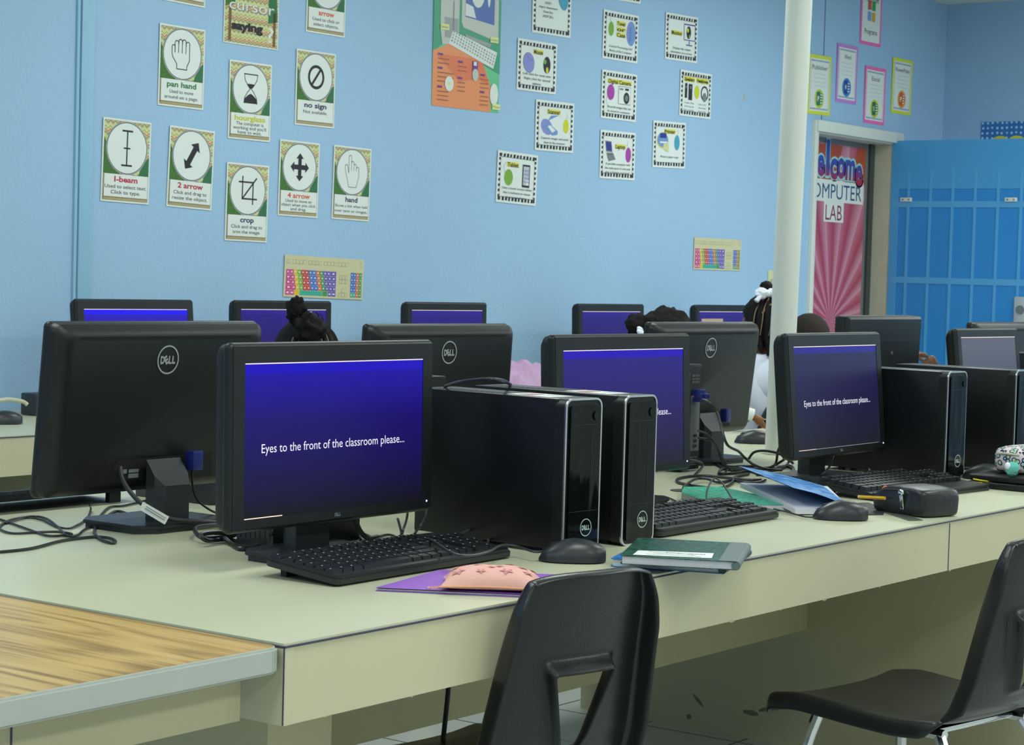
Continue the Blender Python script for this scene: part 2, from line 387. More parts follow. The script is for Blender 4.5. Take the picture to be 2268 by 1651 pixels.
# light switch
o = MB(); o.box((7.262, YW-.003, 1.225), (.115, .006, .115), mat('ivory_switch_plate', s(206, 206, 160), .4), .002)
for q in (-.03, .03): o.box((7.262+q, YW-.008, 1.225), (.01, .012, .024), M_jamb, .002)
tag(o.build('light_switch'), 'ivory light switch plate on the wall left of the round white pole', 'light switch')
# bits of old tape on the wall
o = MB(); o.box((6.912, YW-.001, 2.135), (.016, .002, .03), M_jamb); tag(o.build('tape_scrap'), 'small torn scrap of cream tape left on the blue wall', 'tape')
# ceiling lamps, with the two added to brighten the right wall
M_diff = mat('lamp_diffuser', (.9, .97, .9), .5, emit=2.2)
first = None
for i, (lx, ly) in enumerate(LAMPS):
    if first is None:
        t = thing('ceiling_light', 'unseen rectangular fluorescent ceiling light with a flat diffuser', 'ceiling light', (lx, ly, CEIL), 0, 'fluorescent lights in the ceiling')
        f_ = MB(); 
        for q in ((0, .30, 1.22, .02), (0, -.30, 1.22, .02)): f_.box((q[0], q[1], -.015), (q[2], q[3], .03), M_white)
        for q in (-.6, .6): f_.box((q, 0, -.015), (.02, .6, .03), M_white)
        f_.build('frame', t); f_ = MB(); f_.box((0, 0, -.012), (1.17, .58, .01), M_diff); f_.build('diffuser', t); first = t
    else: copy_tree(first, loc=(lx, ly, CEIL))
# round pole standing through the desk
o = MB(); o.cyl((3.098, 1.02, .741), (3.115, .998, CEIL), .0365, M_white, n=40); o.cyl((3.10, 1.02, .741), (3.10, 1.02, .748), .046, M_white, n=40)
tag(o.build('pole'), 'round white steel pole rising from the desk island to the ceiling', 'pole')

# ------------------------------------------------------------------ desk island
ZD = .74; XE = 6.4; YD = 1.545
SCUFFS = [(0.820, 0.126, 0.03, 0.012, -0.5), (0.857, 0.091, 0.03, 0.005, -0.4), (0.908, 0.071, 0.025, 0.007, 0), (1.073, 0.080, 0.022, 0.005, 0.7), (1.100, 0.031, 0.008, 0.007, 0)]
t = thing('desk_island', 'long cream laminate computer desk island in the middle of the room', 'desk', (0, 0, 0))
o = MB(); o.box((XE/2, YD/2, ZD-.002), (XE, YD, .004), M_lam); o.box((XE/2, YD/2, ZD-.019), (XE-.004, YD-.004, .03), M_lam); o.build('worktop', t)
o = MB(); o.box((XE/2, .010, (ZD+.633)/2-.003), (XE-.001, .018, ZD-.639), M_front); o.box((.010, YD/2, (ZD+.633)/2-.003), (.018, YD, ZD-.639), M_front)
o.box((XE/2, YD-.010, (ZD+.633)/2-.003), (XE, .018, ZD-.639), M_front); o.box((XE/2, YD/2, .639), (XE-.03, YD-.03, .01), M_under)
o.box((2.005, .0006, (ZD+.633)/2-.004), (.0022, .0012, ZD-.642), M_line)
for k in range(34):   # chipped lower edge
    xx = .12+k*.19+random.uniform(-.07, .07); o.ball((xx, .0012, .6335), (random.uniform(.003, .011), .0006, random.uniform(.0015, .004)), M_under, u=8, v=5)
o.build('apron', t)
o = MB(); e_ = .0022
for a, b_ in (((0, 0, ZD-.0045), (XE, 0, ZD-.0045)), ((0, 0, ZD-.0045), (0, YD, ZD-.0045))): o.cyl(a, b_, .0016, M_line, n=6)
o.cyl((.0, .0, .634), (.0, .0, ZD-.005), .0011, M_line, n=6); o.build('edge_seam', t)
for px_, wdt in ((.10, .13), (2.80, .9), (5.4, .5)):
    o = MB(); o.box((px_+wdt/2, .79, .317), (wdt, 1.34, .634), M_under)
    if px_ == 2.80:
        sc_ = mat('dark_scuff', s(120, 116, 96), .6)
        for (yy, zz, a, b_, rr_) in SCUFFS: o.poly_x(2.7990, yy, zz, a, b_, rr_, sc_)
    o.build('pedestal', t)
o = MB(); o.box((1.51, .76, .475), (2.58, .02, .32), M_under); o.box((4.55, .76, .475), (1.7, .02, .32), M_under); o.build('modesty_panel', t)
o = MB(); o.cyl((2.03, .665, .7402), (2.03, .665, .7415), .03, M_rubber, n=24); o.build('cable_hole', t)
# oak table butting against it
t = thing('oak_table', 'oak grain laminate table with grey edge band butting against the cream desk', 'table', (0, 0, 0))
def rr_outline(x0, y0, x1, y1, r, corners, n=8):
    P = []
    for (cx, cy, a0, on) in ((x1-r, y0+r, -PI/2, corners[0]), (x1-r, y1-r, 0, corners[1]), (x0+r, y1-r, PI/2, corners[2]), (x0+r, y0+r, PI, corners[3])):
        if on: P += [(cx+r*math.cos(a0+PI/2*k/n), cy+r*math.sin(a0+PI/2*k/n)) for k in range(n+1)]
        else: P.append((cx+r*math.copysign(1, math.cos(a0+PI/4)), cy+r*math.copysign(1, math.sin(a0+PI/4))))
    return P
M_band = mat('grey_vinyl_edge', s(182, 186, 178), .5, noise_amt=.06, noise_scale=14)
o = MB(); o.prism(rr_outline(-1.55, .004, -.006, .76, .016, (1, 0, 0, 1)), .7355, .7379, M_oak); o.build('tabletop', t)
o = MB(); o.prism(rr_outline(-1.556, -.002, -.003, .764, .020, (1, 0, 0, 1)), .7035, .7375, M_band, bev=.0035); o.build('edge_band', t)
o = MB(); o.box((-.78, .055, .671), (1.50, .016, .066), M_under); o.box((-.78, .70, .671), (1.50, .016, .066), M_under); o.box((-.40, .0465, .671), (.002, .0015, .066), M_line); o.build('apron', t)
for q in ((-1.5, .10), (-1.5, .66), (-.40, .66), (-.40, .10)):
    o = MB(); o.cyl((q[0], q[1], 0), (q[0], q[1], .704), .018, M_chrome); o.build('leg', t)

# back counter along the wall
t = thing('wall_counter', 'long cream laminate counter running along the blue back wall', 'counter', (0, 0, 0))
X0, X1, YC = .2, 7.2, 2.655
o = MB(); o.box(((X0+X1)/2, (YC+YW)/2, ZD-.017), (X1-X0, YW-YC-.002, .034), M_lam); o.build('worktop', t)
o = MB(); o.box(((X0+X1)/2, YC+.009, (ZD+.628)/2-.005), (X1-X0, .018, ZD-.638), M_front); o.cyl((X0, YC, ZD-.004), (X1, YC, ZD-.004), .0014, M_line, n=6); o.build('apron', t)
for k, px_ in enumerate((.5, 1.98, 3.6, 5.2, 6.9)):
    o = MB(); o.box((px_, 3.04, .317), (.10 if k != 1 else .16, .70, .632), M_under); o.build('support', t)
# ------------------------------------------------------------------ monitor
def badge(p, cx, cz, r, l=1, ring=True, mt=None, k=1.):
    mt = mt or M_badge
    if ring: p.ring(cx, cz, r, r, r*.11, mt, l)
    h = r*.52*k; st = r*.4*k
    p.text('D', cx-st*1.28, cz, h, mt, l, wd=st*.95, bold=.05); p.text('E', cx-st*.42, cz, h*1.05, mt, l, wd=st*.85, bold=.05, rot=R(32))
    p.text('L', cx+st*.50, cz, h, mt, l, wd=st*.72, bold=.05); p.text('L', cx+st*1.32, cz, h, mt, l, wd=st*.72, bold=.05)
MSG = 'Eyes to the front of the classroom please...'
def monitor(name, label, loc, rz=0, tilt=0, W=.495, H=.287, zc=.213, scr='a', style='new', msg=True, group='flat screen monitors on the desks', lines=0, led=True, msgsize=1.):
    t = thing(name, label, 'monitor', loc, rz, group)
    T = Matrix.Translation((0, .0, zc)) @ Matrix.Rotation(-R(tilt), 4, 'X')     # tilt>0: top leans back
    SW, SH = W*.898, H*.862
    bz = (W-SW)/2; ox = 0; oz = (H/2-bz*1.02)-SH/2      # screen sits a little high
    o = MB(T); d = .022
    # front bezel: four bars
    zt = H/2; zb = -H/2; st = oz+SH/2; sb = oz-SH/2
    for (x0, x1, z0, z1) in ((-W/2, W/2, st, zt), (-W/2, W/2, zb, sb), (-W/2, -SW/2, sb, st), (SW/2, W/2, sb, st)):
        o.box(((x0+x1)/2, .0, (z0+z1)/2), (x1-x0+.0002, d, z1-z0+.0002), M_black)
    o.box((0, .006, 0), (W*.99, .010, H*.99), M_black)
    for sx in (-1, 1):
        o.cyl((sx*(W/2-.003), .0, zb+.004), (sx*(W/2-.003), .0, zt-.004), .0105, M_black, n=16)
    o.cyl((-W/2+.003, 0, zt-.004), (W/2-.003, 0, zt-.004), .0105, M_black, n=16); o.cyl((-W/2+.003, 0, zb+.004), (W/2-.003, 0, zb+.004), .0105, M_black, n=16)
    for sx in (-1, 1):
        for sz in (zt-.004, zb+.004): o.ball((sx*(W/2-.003), 0, sz), (.0105, .0105, .0105), M_black)
    o.build('bezel', t)
    o = MB(T)   # rear shell: tapering
    r0 = rr_outline(-W/2+.002, -H/2+.002, W/2-.002, H/2-.002, .016, (1, 1, 1, 1), 6)
    def lift(P, y, sc, sz, dz=0): return [(p[0]*sc, y, p[1]*sz+dz) for p in P]
    if style == 'new': rings = [lift(r0, .000, 1.030, 1.048), lift(r0, .012, 1.030, 1.048), lift(r0, .021, 1.022, 1.036), lift(r0, .030, .992, .985), lift(r0, .036, .955, .935), lift(r0, .038, .925, .90)]
    else:
        r0 = rr_outline(-W/2+.002, -H/2+.002, W/2-.002, H/2-.002, .004, (1, 1, 1, 1), 6); rings = [lift(r0, -.002, 1.032, 1.050), lift(r0, .028, 1.032, 1.050), lift(r0, .034, 1.015, 1.025), lift(r0, .038, .99, .985)]
    V = []; F = []; n = len(r0)
    for rg in rings: V += rg
    for i in range(len(rings)-1):
        for k in range(n): F.append([i*n+k, (i+1)*n+k, (i+1)*n+(k+1) % n, i*n+(k+1) % n])
    F.append([(len(rings)-1)*n+k for k in range(n)][::-1]); o.add(V, F, M_black, None, True)
    if style == 'new':
        o.box((0, .0365, H/2-.0195), (W*.84, .004, .0055), mat('slot_black', (.002, .002, .002), .8))
        o.prism([(-.135, -H*.30), (.10, -H*.30), (.115, -H*.34), (.085, -H*.43), (-.14, -H*.45)], 0, .0006, mat('recess_black', (.003, .003, .004), .7), Matrix.Translation((0, .0388, 0)) @ Matrix.Rotation(PI/2, 4, 'X')); o.box((.085, .0395, -H*.375), (.012, .001, .008), M_grey); o.box((.062, .0395, -H*.375), (.024, .001, .006), M_grey); o.box((.062, .0395, -H*.405), (.024, .001, .008), M_grey)
    else:
        for sx in (-.045, .045): o.cyl((sx, .037, .035), (sx, .0415, .035), .005, M_metalp, n=12)
        o.box((0, .0385, .075), (W*.95, .0016, .0018), M_stand)
    o.build('rear_shell', t, sharp=25)
    # screen with the slide
    sc = MB(); sc.box((0, 0, 0), (SW, .004, SH), SCR[scr]); so = sc.build('screen', t)
    so.matrix_local = T @ Matrix.Translation((ox, -.008, oz))
    if msg:
        p = Print(); p.text(MSG, -.005, -.012*msgsize, .0150, M_slide, 1, wd=SW*.80)
        q = p.build('slide_text', so, loc=(0, -.0022, 0)); q['label'] = 'white lettering shown on the screen'; p = Print()
        p.rect(-SW/2+.001, SH/2-.0022, SW/2-.001, SH/2-.0006, M_sline, 1)
        if lines: p.rect(-SW/2+.001, -SH/2+.001, -SW/2+SW*.2, -SH/2+.0025, M_sline, 1)
        if lines == 2: p.rect(-SW/2+.001, -SH/2+.001, SW/2-.01, -SH/2+.002, M_lgrey, 1)
        p.build('slide_border', so, loc=(0, -.0022, 0))
    p = Print(T @ Matrix.Translation((0, -.0113, 0))); badge(p, 0, (zb+sb)/2, .0085, 1, False, M_grey, 1.3); p.build('front_badge', t)
    if style == 'new':
        p = Print(T @ Matrix.Translation((0, .0386, 0)) @ Matrix.Rotation(PI, 4, 'Z')); badge(p, 0, H*.300, .0268, 1)
        p.build('rear_badge', t)
    if led:
        o = MB(T); o.ball((W/2-.012, -.0105, zb+.012), (.0018, .0018, .0018), M_led, u=8, v=6); o.build('power_light', t)
    # stand: neck and base plate
    o = MB(); nw = .042
    z1 = zc-H*.36-.034; hx_ = [(-nw, .040), (nw, .040), (nw, .062), (.030, .078), (-.030, .078), (-nw, .062)]
    o.prism(hx_, .012, z1, M_stand)
    tz = [z1+.046, z1+.046, z1+.018, z1, z1, z1+.018]
    o.add([(p[0], p[1], z1-.001) for p in hx_]+[(p[0], p[1], z) for p, z in zip(hx_, tz)], [[k, (k+1) % 6, 6+(k+1) % 6, 6+k] for k in range(6)]+[[6, 7, 8, 11], [11, 8, 9, 10]], M_stand)
    o.build('stand_neck', t)
    o = MB(); pl = [(-.115, -.045), (-.085, -.072), (.085, -.072), (.115, -.045), (.115, .085), (.08, .115), (-.08, .115), (-.115, .085)]
    o.prism([(x*.96, y*.96) for x, y in pl], .0, .010, M_stand); o.prism(pl, .009, .0155, M_stand, bev=.0015); o.build('stand_base', t)
    return t
mA = monitor('monitor', 'large front monitor with bright blue screen standing left of the two towers', (.612, .470, ZD), R(.5), 1.0, scr='a', lines=1)
monitor('monitor', 'monitor with indigo screen standing right behind the two front towers', (1.668, .60, ZD), R(-1), 2.5, scr='b')
monitor('monitor', 'monitor leaning back beside the open notebook and blue folder', (2.527, .550, ZD), R(1.3), 5.5, scr='c', lines=2)
monitor('monitor', 'monitor seen from behind, leftmost on the desk island, labelled power cord hanging', (.695, .998, ZD), PI+R(.3), 5.5, W=.508, H=.300, zc=.222, scr='e', msg=False, led=False)
monitor('monitor', 'monitor seen from behind above the two front towers', (1.782, 1.201, ZD), PI-R(1.7), 3, scr='e', msg=False, led=False)
monitor('monitor', 'monitor seen from behind, tilted, just left of the round white pole', (2.700, 1.055, ZD), PI-R(1.8), 6.3, zc=.222, scr='e', msg=False, led=False)
monitor('monitor', 'square cornered monitor back with two screws, behind the right tower pair', (3.885, 1.13, ZD), PI, 2, W=.50, H=.29, zc=.235, scr='e', style='old', msg=False, led=False)
monitor('monitor', 'monitor with glaring grey screen at the right edge of the desk', (4.15, .86, ZD), R(-3), 7, W=.415, scr='g', msg=True, zc=.205)
monitor('monitor', 'monitor back behind the grey glaring screen near the door knob', (5.10, 1.25, ZD), PI-R(4), 5, W=.45, scr='e', msg=False, led=False, zc=.21)
for x0, x1, ww, tl, lab, sc_, yw in ((2.36, 2.857, .495, 6, 'wall counter monitor with the brightest blue screen, leftmost of its row', 'd', 0),
        (3.066, 3.511, .455, 1, 'wall counter monitor right behind the girl with the black hair bun', 'e', -3),
        (3.973, 4.426, .455, 1, 'wall counter monitor above the back of a black monitor with white bow tip', 'e', -3),
        (5.077, 5.585, .495, 2, 'wall counter monitor right behind the child with the puffy ponytail', 'e', 0),
        (6.018, 6.487, .465, 2, 'wall counter monitor with a tan patch on its screen, farthest of its row', 'e', 0)):
    tb = monitor('monitor', lab, ((x0+x1)/2, 3.10, ZD), R(yw), tl, W=ww, scr=sc_, zc=.219, group='monitors on the wall counter')
    if 'tan patch' in lab:
        p = Print(); p.rect(-.19, -.02, .0, .09, mat('tan_window_on_screen', s(150, 128, 112), .5, emit=.5), 4)
        for ch in tb.children:
            if ch.name.startswith('screen'): p.build('dialog_window', ch, loc=(0, -.0022, 0))

# ------------------------------------------------------------------ tower computers
TW, TD, TH = .096, .360, .270
def front_frame(o, w_, h_, y0, y1, th, rr, mt):
    A = rr_outline(-w_/2, 0, w_/2, h_, rr, (1, 1, 1, 1), 6); B = rr_outline(-w_/2+th, th, w_/2-th, h_-th, max(rr-th, .003), (1, 1, 1, 1), 6); n = len(A)
    V = [(p[0], y0, p[1]) for p in A]+[(p[0], y0, p[1]) for p in B]+[(p[0], y1, p[1]) for p in A]+[(p[0], y1, p[1]) for p in B]
    F = []
    for k in range(n):
        j = (k+1) % n; F += [[k, j, n+j, n+k], [k, 2*n+k, 2*n+j, j], [n+k, n+j, 3*n+j, 3*n+k], [2*n+k, 3*n+k, 3*n+j, 2*n+j]]
    o.add(V, F, mt, None, True)
def tower(name, label, loc, rz=0, sticker=False, group='slim black tower computers on the desk island'):
    t = thing(name, label, 'computer', loc, rz, group)
    o = MB(); o.box((0, TD/2+.012, TH/2+.004), (TW, TD-.024, TH-.008), M_blackm, .003); 
    for q in ((-.03, .05), (.03, .05), (-.03, .31), (.03, .31)): o.cyl((q[0], q[1], 0), (q[0], q[1], .006), .009, M_rubber, n=12)
    for k in range(14): o.box((-.02, .16+k*.013, TH), (.035, .005, .0008), M_rubber)
    o.build('case', t)
    o = MB(); A = rr_outline(-TW/2-.001, .002, TW/2+.001, TH+.001, .016, (1, 1, 1, 1), 6); n = len(A)
    V = [(p[0], .028, p[1]) for p in A]+[(p[0], .004, p[1]) for p in A]; o.add(V, [[k, (k+1) % n, n+(k+1) % n, n+k] for k in range(n)]+[[n+k for k in range(n)]], M_black, None, True); o.build('bezel', t)
    o = MB(); front_frame(o, TW+.002, TH+.001, .002, .006, .0035, .016, M_silver); o.build('silver_trim', t)
    o = MB(); B = rr_outline(-TW/2+.009, .010, TW/2-.006, TH-.012, .006, (1, 1, 1, 1), 4)
    o.add([(p[0], -.001, p[1]) for p in B]+[(p[0], .006, p[1]) for p in B], [list(range(len(B)))]+[[k, (k+1) % len(B), len(B)+(k+1) % len(B), len(B)+k] for k in range(len(B))], M_gloss, None, True)
    o.box((0, -.0012, TH-.045), (TW-.02, .0006, .0008), M_rubber); o.box((0, -.0012, .075), (TW-.02, .0006, .0008), M_rubber); o.box((.018, -.0012, .15), (.0008, .0006, .13), M_rubber)
    o.build('front_door', t)
    o = MB(); o.cyl((.028, .0, TH-.03), (.028, -.0035, TH-.03), .008, M_gloss, n=20); o.build('power_button', t)
    p = Print(Matrix.Translation((.008, -.0015, 0))); badge(p, 0, .046, .0155, 1, mt=mat('badge_pale', (.45, .55, .5), .4)); p.build('badge', t)
    # rear panel with ports
    o = MB(); yr = TD
    o.box((0, yr+.0005, TH/2), (TW-.008, .002, TH-.012), M_rubber)
    for i in range(5):
        for j in range(3): o.box((-.030+i*.007, yr+.002, TH-.045+j*.008), (.004, .0015, .005), M_metalp)
    o.box((.02, yr+.002, TH-.03), (.012, .003, .02), M_metalp)
    o.box((-.018, yr+.0015, TH*.45), (.042, .002, .14), M_metalp, .001)
    for k, c in enumerate(((.1, .35, .6), (.2, .5, .1), (.6, .1, .25))): o.cyl((-.030+k*.012, yr+.002, TH*.70), (-.030+k*.012, yr+.006, TH*.70), .004, mat('jack_%d' % k, c, .4), n=12)
    for k in range(3): o.box((-.02, yr+.003, TH*.24+k*.013), (.015, .003, .006), M_rubber)
    for i in range(6):
        for j in range(4): o.box((-.03+i*.006, yr+.002, .018+j*.006), (.0035, .0015, .0035), M_metalp)
    o.build('port_panel', t)
    if sticker:
        p = MB(); p.box((-.005, .10, TH+.0006), (.062, .10, .0006), M_paper); p.box((-.01, .115, TH+.0012), (.035, .03, .0006), mat('sticker_print_red', s(170, 110, 110), .5)); p.box((.005, .075, TH+.0012), (.03, .02, .0006), M_lgrey)
        q = p.build('paper_label', t); q['label'] = 'white printed paper label'
    return t
tower('tower_computer', 'black tower beside the large front monitor, mouse in front of its door', (.985, .222, ZD), R(-5), True)
tower('tower_computer', 'black tower behind the green notebook, second beside the front monitor', (1.165, .222, ZD), R(-3), True)
tower('tower_computer', 'black tower right of the leaning monitor, yellow reflection on its badge', (2.83, .365, ZD), R(-4))
tower('tower_computer', 'black tower at the right edge behind the patterned pencil pouch', (3.135, .315, ZD), R(-4))
tower('tower_computer', 'black tower seen from behind, mostly hidden under the second monitor back', (1.30, 1.18, ZD), PI)
tower('tower_computer', 'black tower seen from behind with a blue video plug and colored jacks', (2.432, 1.26, ZD), PI)
tower('tower_computer', 'black tower by the grey glaring screen at the right edge', (4.50, .78, ZD), R(-24))
# low box behind the front monitor
o = MB(); o.box((.725, .645, ZD+.055), (.225, .088, .11), M_stand, .004)
for k in range(7): o.box((.6125, .610+k*.0115, ZD+.045), (.002, .004, .055), M_rubber)
tag(o.build('battery_backup'), 'low dark box with vent slots on the desk behind the front monitor', 'power unit')
o = MB(); o.box((1.12, 1.25, ZD+.035), (.24, .22, .07), M_stand, .004); tag(o.build('battery_backup'), 'flat dark box on the desk behind the leftmost monitor back', 'power unit')

# ------------------------------------------------------------------ keyboards
KEYROWS = [(0, [(0, 1)]+[(2+i, 1) for i in range(4)]+[(6.5+i, 1) for i in range(4)]+[(11+i, 1) for i in range(4)]+[(15.25+i, 1) for i in range(3)]),
 (1.25, [(i, 1) for i in range(13)]+[(13, 2)]+[(15.25+i, 1) for i in range(3)]+[(18.5+i, 1) for i in range(4)]),
 (2.25, [(0, 1.5)]+[(1.5+i, 1) for i in range(12)]+[(13.5, 1.5)]+[(15.25+i, 1) for i in range(3)]+[(18.5+i, 1) for i in range(3)]),
 (3.25, [(0, 1.75)]+[(1.75+i, 1) for i in range(11)]+[(12.75, 2.25)]+[(18.5+i, 1) for i in range(4)]),
 (4.25, [(0, 2.25)]+[(2.25+i, 1) for i in range(10)]+[(12.25, 2.75)]+[(16.25, 1)]+[(18.5+i, 1) for i in range(3)]),
 (5.25, [(0, 1.25), (1.25, 1.25), (2.5, 1.25), (3.75, 6.25), (10, 1.25), (11.25, 1.25), (12.5, 1.25), (13.75, 1.25)]+[(15.25+i, 1) for i in range(3)]+[(18.5, 2), (20.5, 1)])]
KL = 22.5*.0197
_keymesh = {}
def keyboard(label, loc, rz=0, palm=0., keys=True, tall=.007, lift=.016, group='black keyboards'):
    t = thing('keyboard', label, 'keyboard', loc, rz, group)
    u = .0197; L_ = .462; D_ = .150+palm; th = .017; a = math.atan2(lift, .15)
    T = Matrix.Translation((0, -.075, .003)) @ Matrix.Rotation(a, 4, 'X') @ Matrix.Translation((0, .075, 0))
    o = MB(T); P = rr_outline(-L_/2, -.075-palm, L_/2, .075, .012, (1, 1, 1, 1), 4)
    o.prism(P, .0, th*.55, M_kbody, bev=.001); o.prism([(x*.985, y*.97) for x, y in P], th*.5, th*.8, M_kbody, bev=.001)
    if palm: o.box((0, -.075-palm/2, th*.85), (L_*.98, palm*.9, .003), M_kbody, .001)
    o.build('case', t)
    for sx in (-.19, .19):
        o = MB(); o.box((sx, .055, (lift+.001)/2), (.03, .012, lift), M_rubber); o.build('foot', t)
    S = L_*.965/22.5
    for z, row in KEYROWS:
        for kx, kw in row:
            kk = (round(kw, 2), tall)
            if kk not in _keymesh:
                o = MB(); w_ = kw*S-.0022; d_ = S-.0030; h_ = tall
                o.add([(-w_/2, -d_/2, 0), (w_/2, -d_/2, 0), (w_/2, d_/2, 0), (-w_/2, d_/2, 0), (-w_/2+.0016, -d_/2+.0015, h_), (w_/2-.0016, -d_/2+.0015, h_), (w_/2-.0016, d_/2-.001, h_), (-w_/2+.0016, d_/2-.001, h_)],
                      [[0, 1, 5, 4], [1, 2, 6, 5], [2, 3, 7, 6], [3, 0, 4, 7], [4, 5, 6, 7]], M_key)
                if kw < 5: o.add([(-w_*.32, d_*.05, h_+.0002), (-w_*.32+.0028, d_*.05, h_+.0002), (-w_*.32+.0028, d_*.05+.0026, h_+.0002), (-w_*.32, d_*.05+.0026, h_+.0002)], [[0, 1, 2, 3]], M_legend)
                ob = o.build('key', t); _keymesh[kk] = ob.data
            else:
                ob = bpy.data.objects.new('key', _keymesh[kk]); COL.objects.link(ob); ob.parent = t
            ob.matrix_local = T @ Matrix.Translation((-22.5*S/2+(kx+kw/2)*S, .068-(z+.5)*.0205, th*.72))
    return t
keyboard('black keyboard in front of the large blue monitor, beside the purple folder', (.622, .342, ZD), R(1.5))
keyboard('black keyboard behind the green notebook and right of the second tower', (1.497, .318, ZD), R(0.5))
keyboard('tall keyed black keyboard with palm rest behind the black zip pouch', (2.43, .335, ZD), R(-5), palm=.05, tall=.011)
keyboard('black keyboard seen from its raised back edge at the left of the desk', (.700, 1.36, ZD), PI, lift=.02)
# ------------------------------------------------------------------ mice
def mouse(label, loc, rz=0, name='computer_mouse', dot=False):
    t = thing(name, label, 'mouse', loc, rz, 'black wired mice')
    def shell(y0, y1, mt, grow=0., z0=.0):
        o = MB(); V = []; F = []; NY = 18; NX = 17
        for i in range(NY+1):
            y = y0+(y1-y0)*i/NY; q = y/.057
            wdt = .031*math.sqrt(max(0, 1-abs(q)**2.5))*(1-.10*q)+grow*.5; qq = min(1, abs(q*.93+.07)); hgt = .0385*math.sqrt(max(0, 1-qq**2.3))*(1-.22*max(0, q)-.05*max(0, -q))
            for j in range(NX):
                a = PI*j/(NX-1); cx = math.cos(a); sx = math.sin(a)
                V.append((wdt*math.copysign(abs(cx)**.9, cx), y, .002+z0+(hgt+grow)*sx**.85))
        for i in range(NY):
            for j in range(NX-1): F.append([i*NX+j, i*NX+j+1, (i+1)*NX+j+1, (i+1)*NX+j])
        F.append([i*NX for i in range(NY+1)]+[i*NX+NX-1 for i in range(NY, -1, -1)])
        o.add(V, F, mt, None, True); return o
    o = shell(-.0565, .0565, M_stand); o.build('body', t, sharp=60)
    o = MB(); o.cyl((-.003, .030, .0235), (.003, .030, .0235), .009, M_rubber, n=16); o.build('scroll_wheel', t)
    o = MB(); o.box((0, .018, .0335), (.0008, .05, .001), M_rubber, M=Matrix.Rotation(-.30, 4, 'X') @ Matrix.Translation((0, 0, .001))); o.build('button_gap', t)
    if dot: 
        o = MB(); o.ball((0, -.02, .0385), (.006, .006, .001), mat('red_light', (.8, .05, .05), .4)); o.build('red_dot', t)
    return t
ang = math.atan2(.105, -.058)-PI/2
m1 = mouse('black mouse in front of the front tower, beside the pink pouch', (.895, .178, ZD), R(40))
m2 = mouse('black mouse in front of the open notebook', (1.815, .155, ZD), R(38))
mouse('black mouse behind the palm rest keyboard at the tower foot', (2.90, .315, ZD), R(25))
mouse('black mouse with red mark beside the foot of the round pole', (3.36, 1.25, ZD), R(40), dot=True)
mouse('black mouse on the wall counter at the left edge', (1.985, 2.99, ZD), R(60))

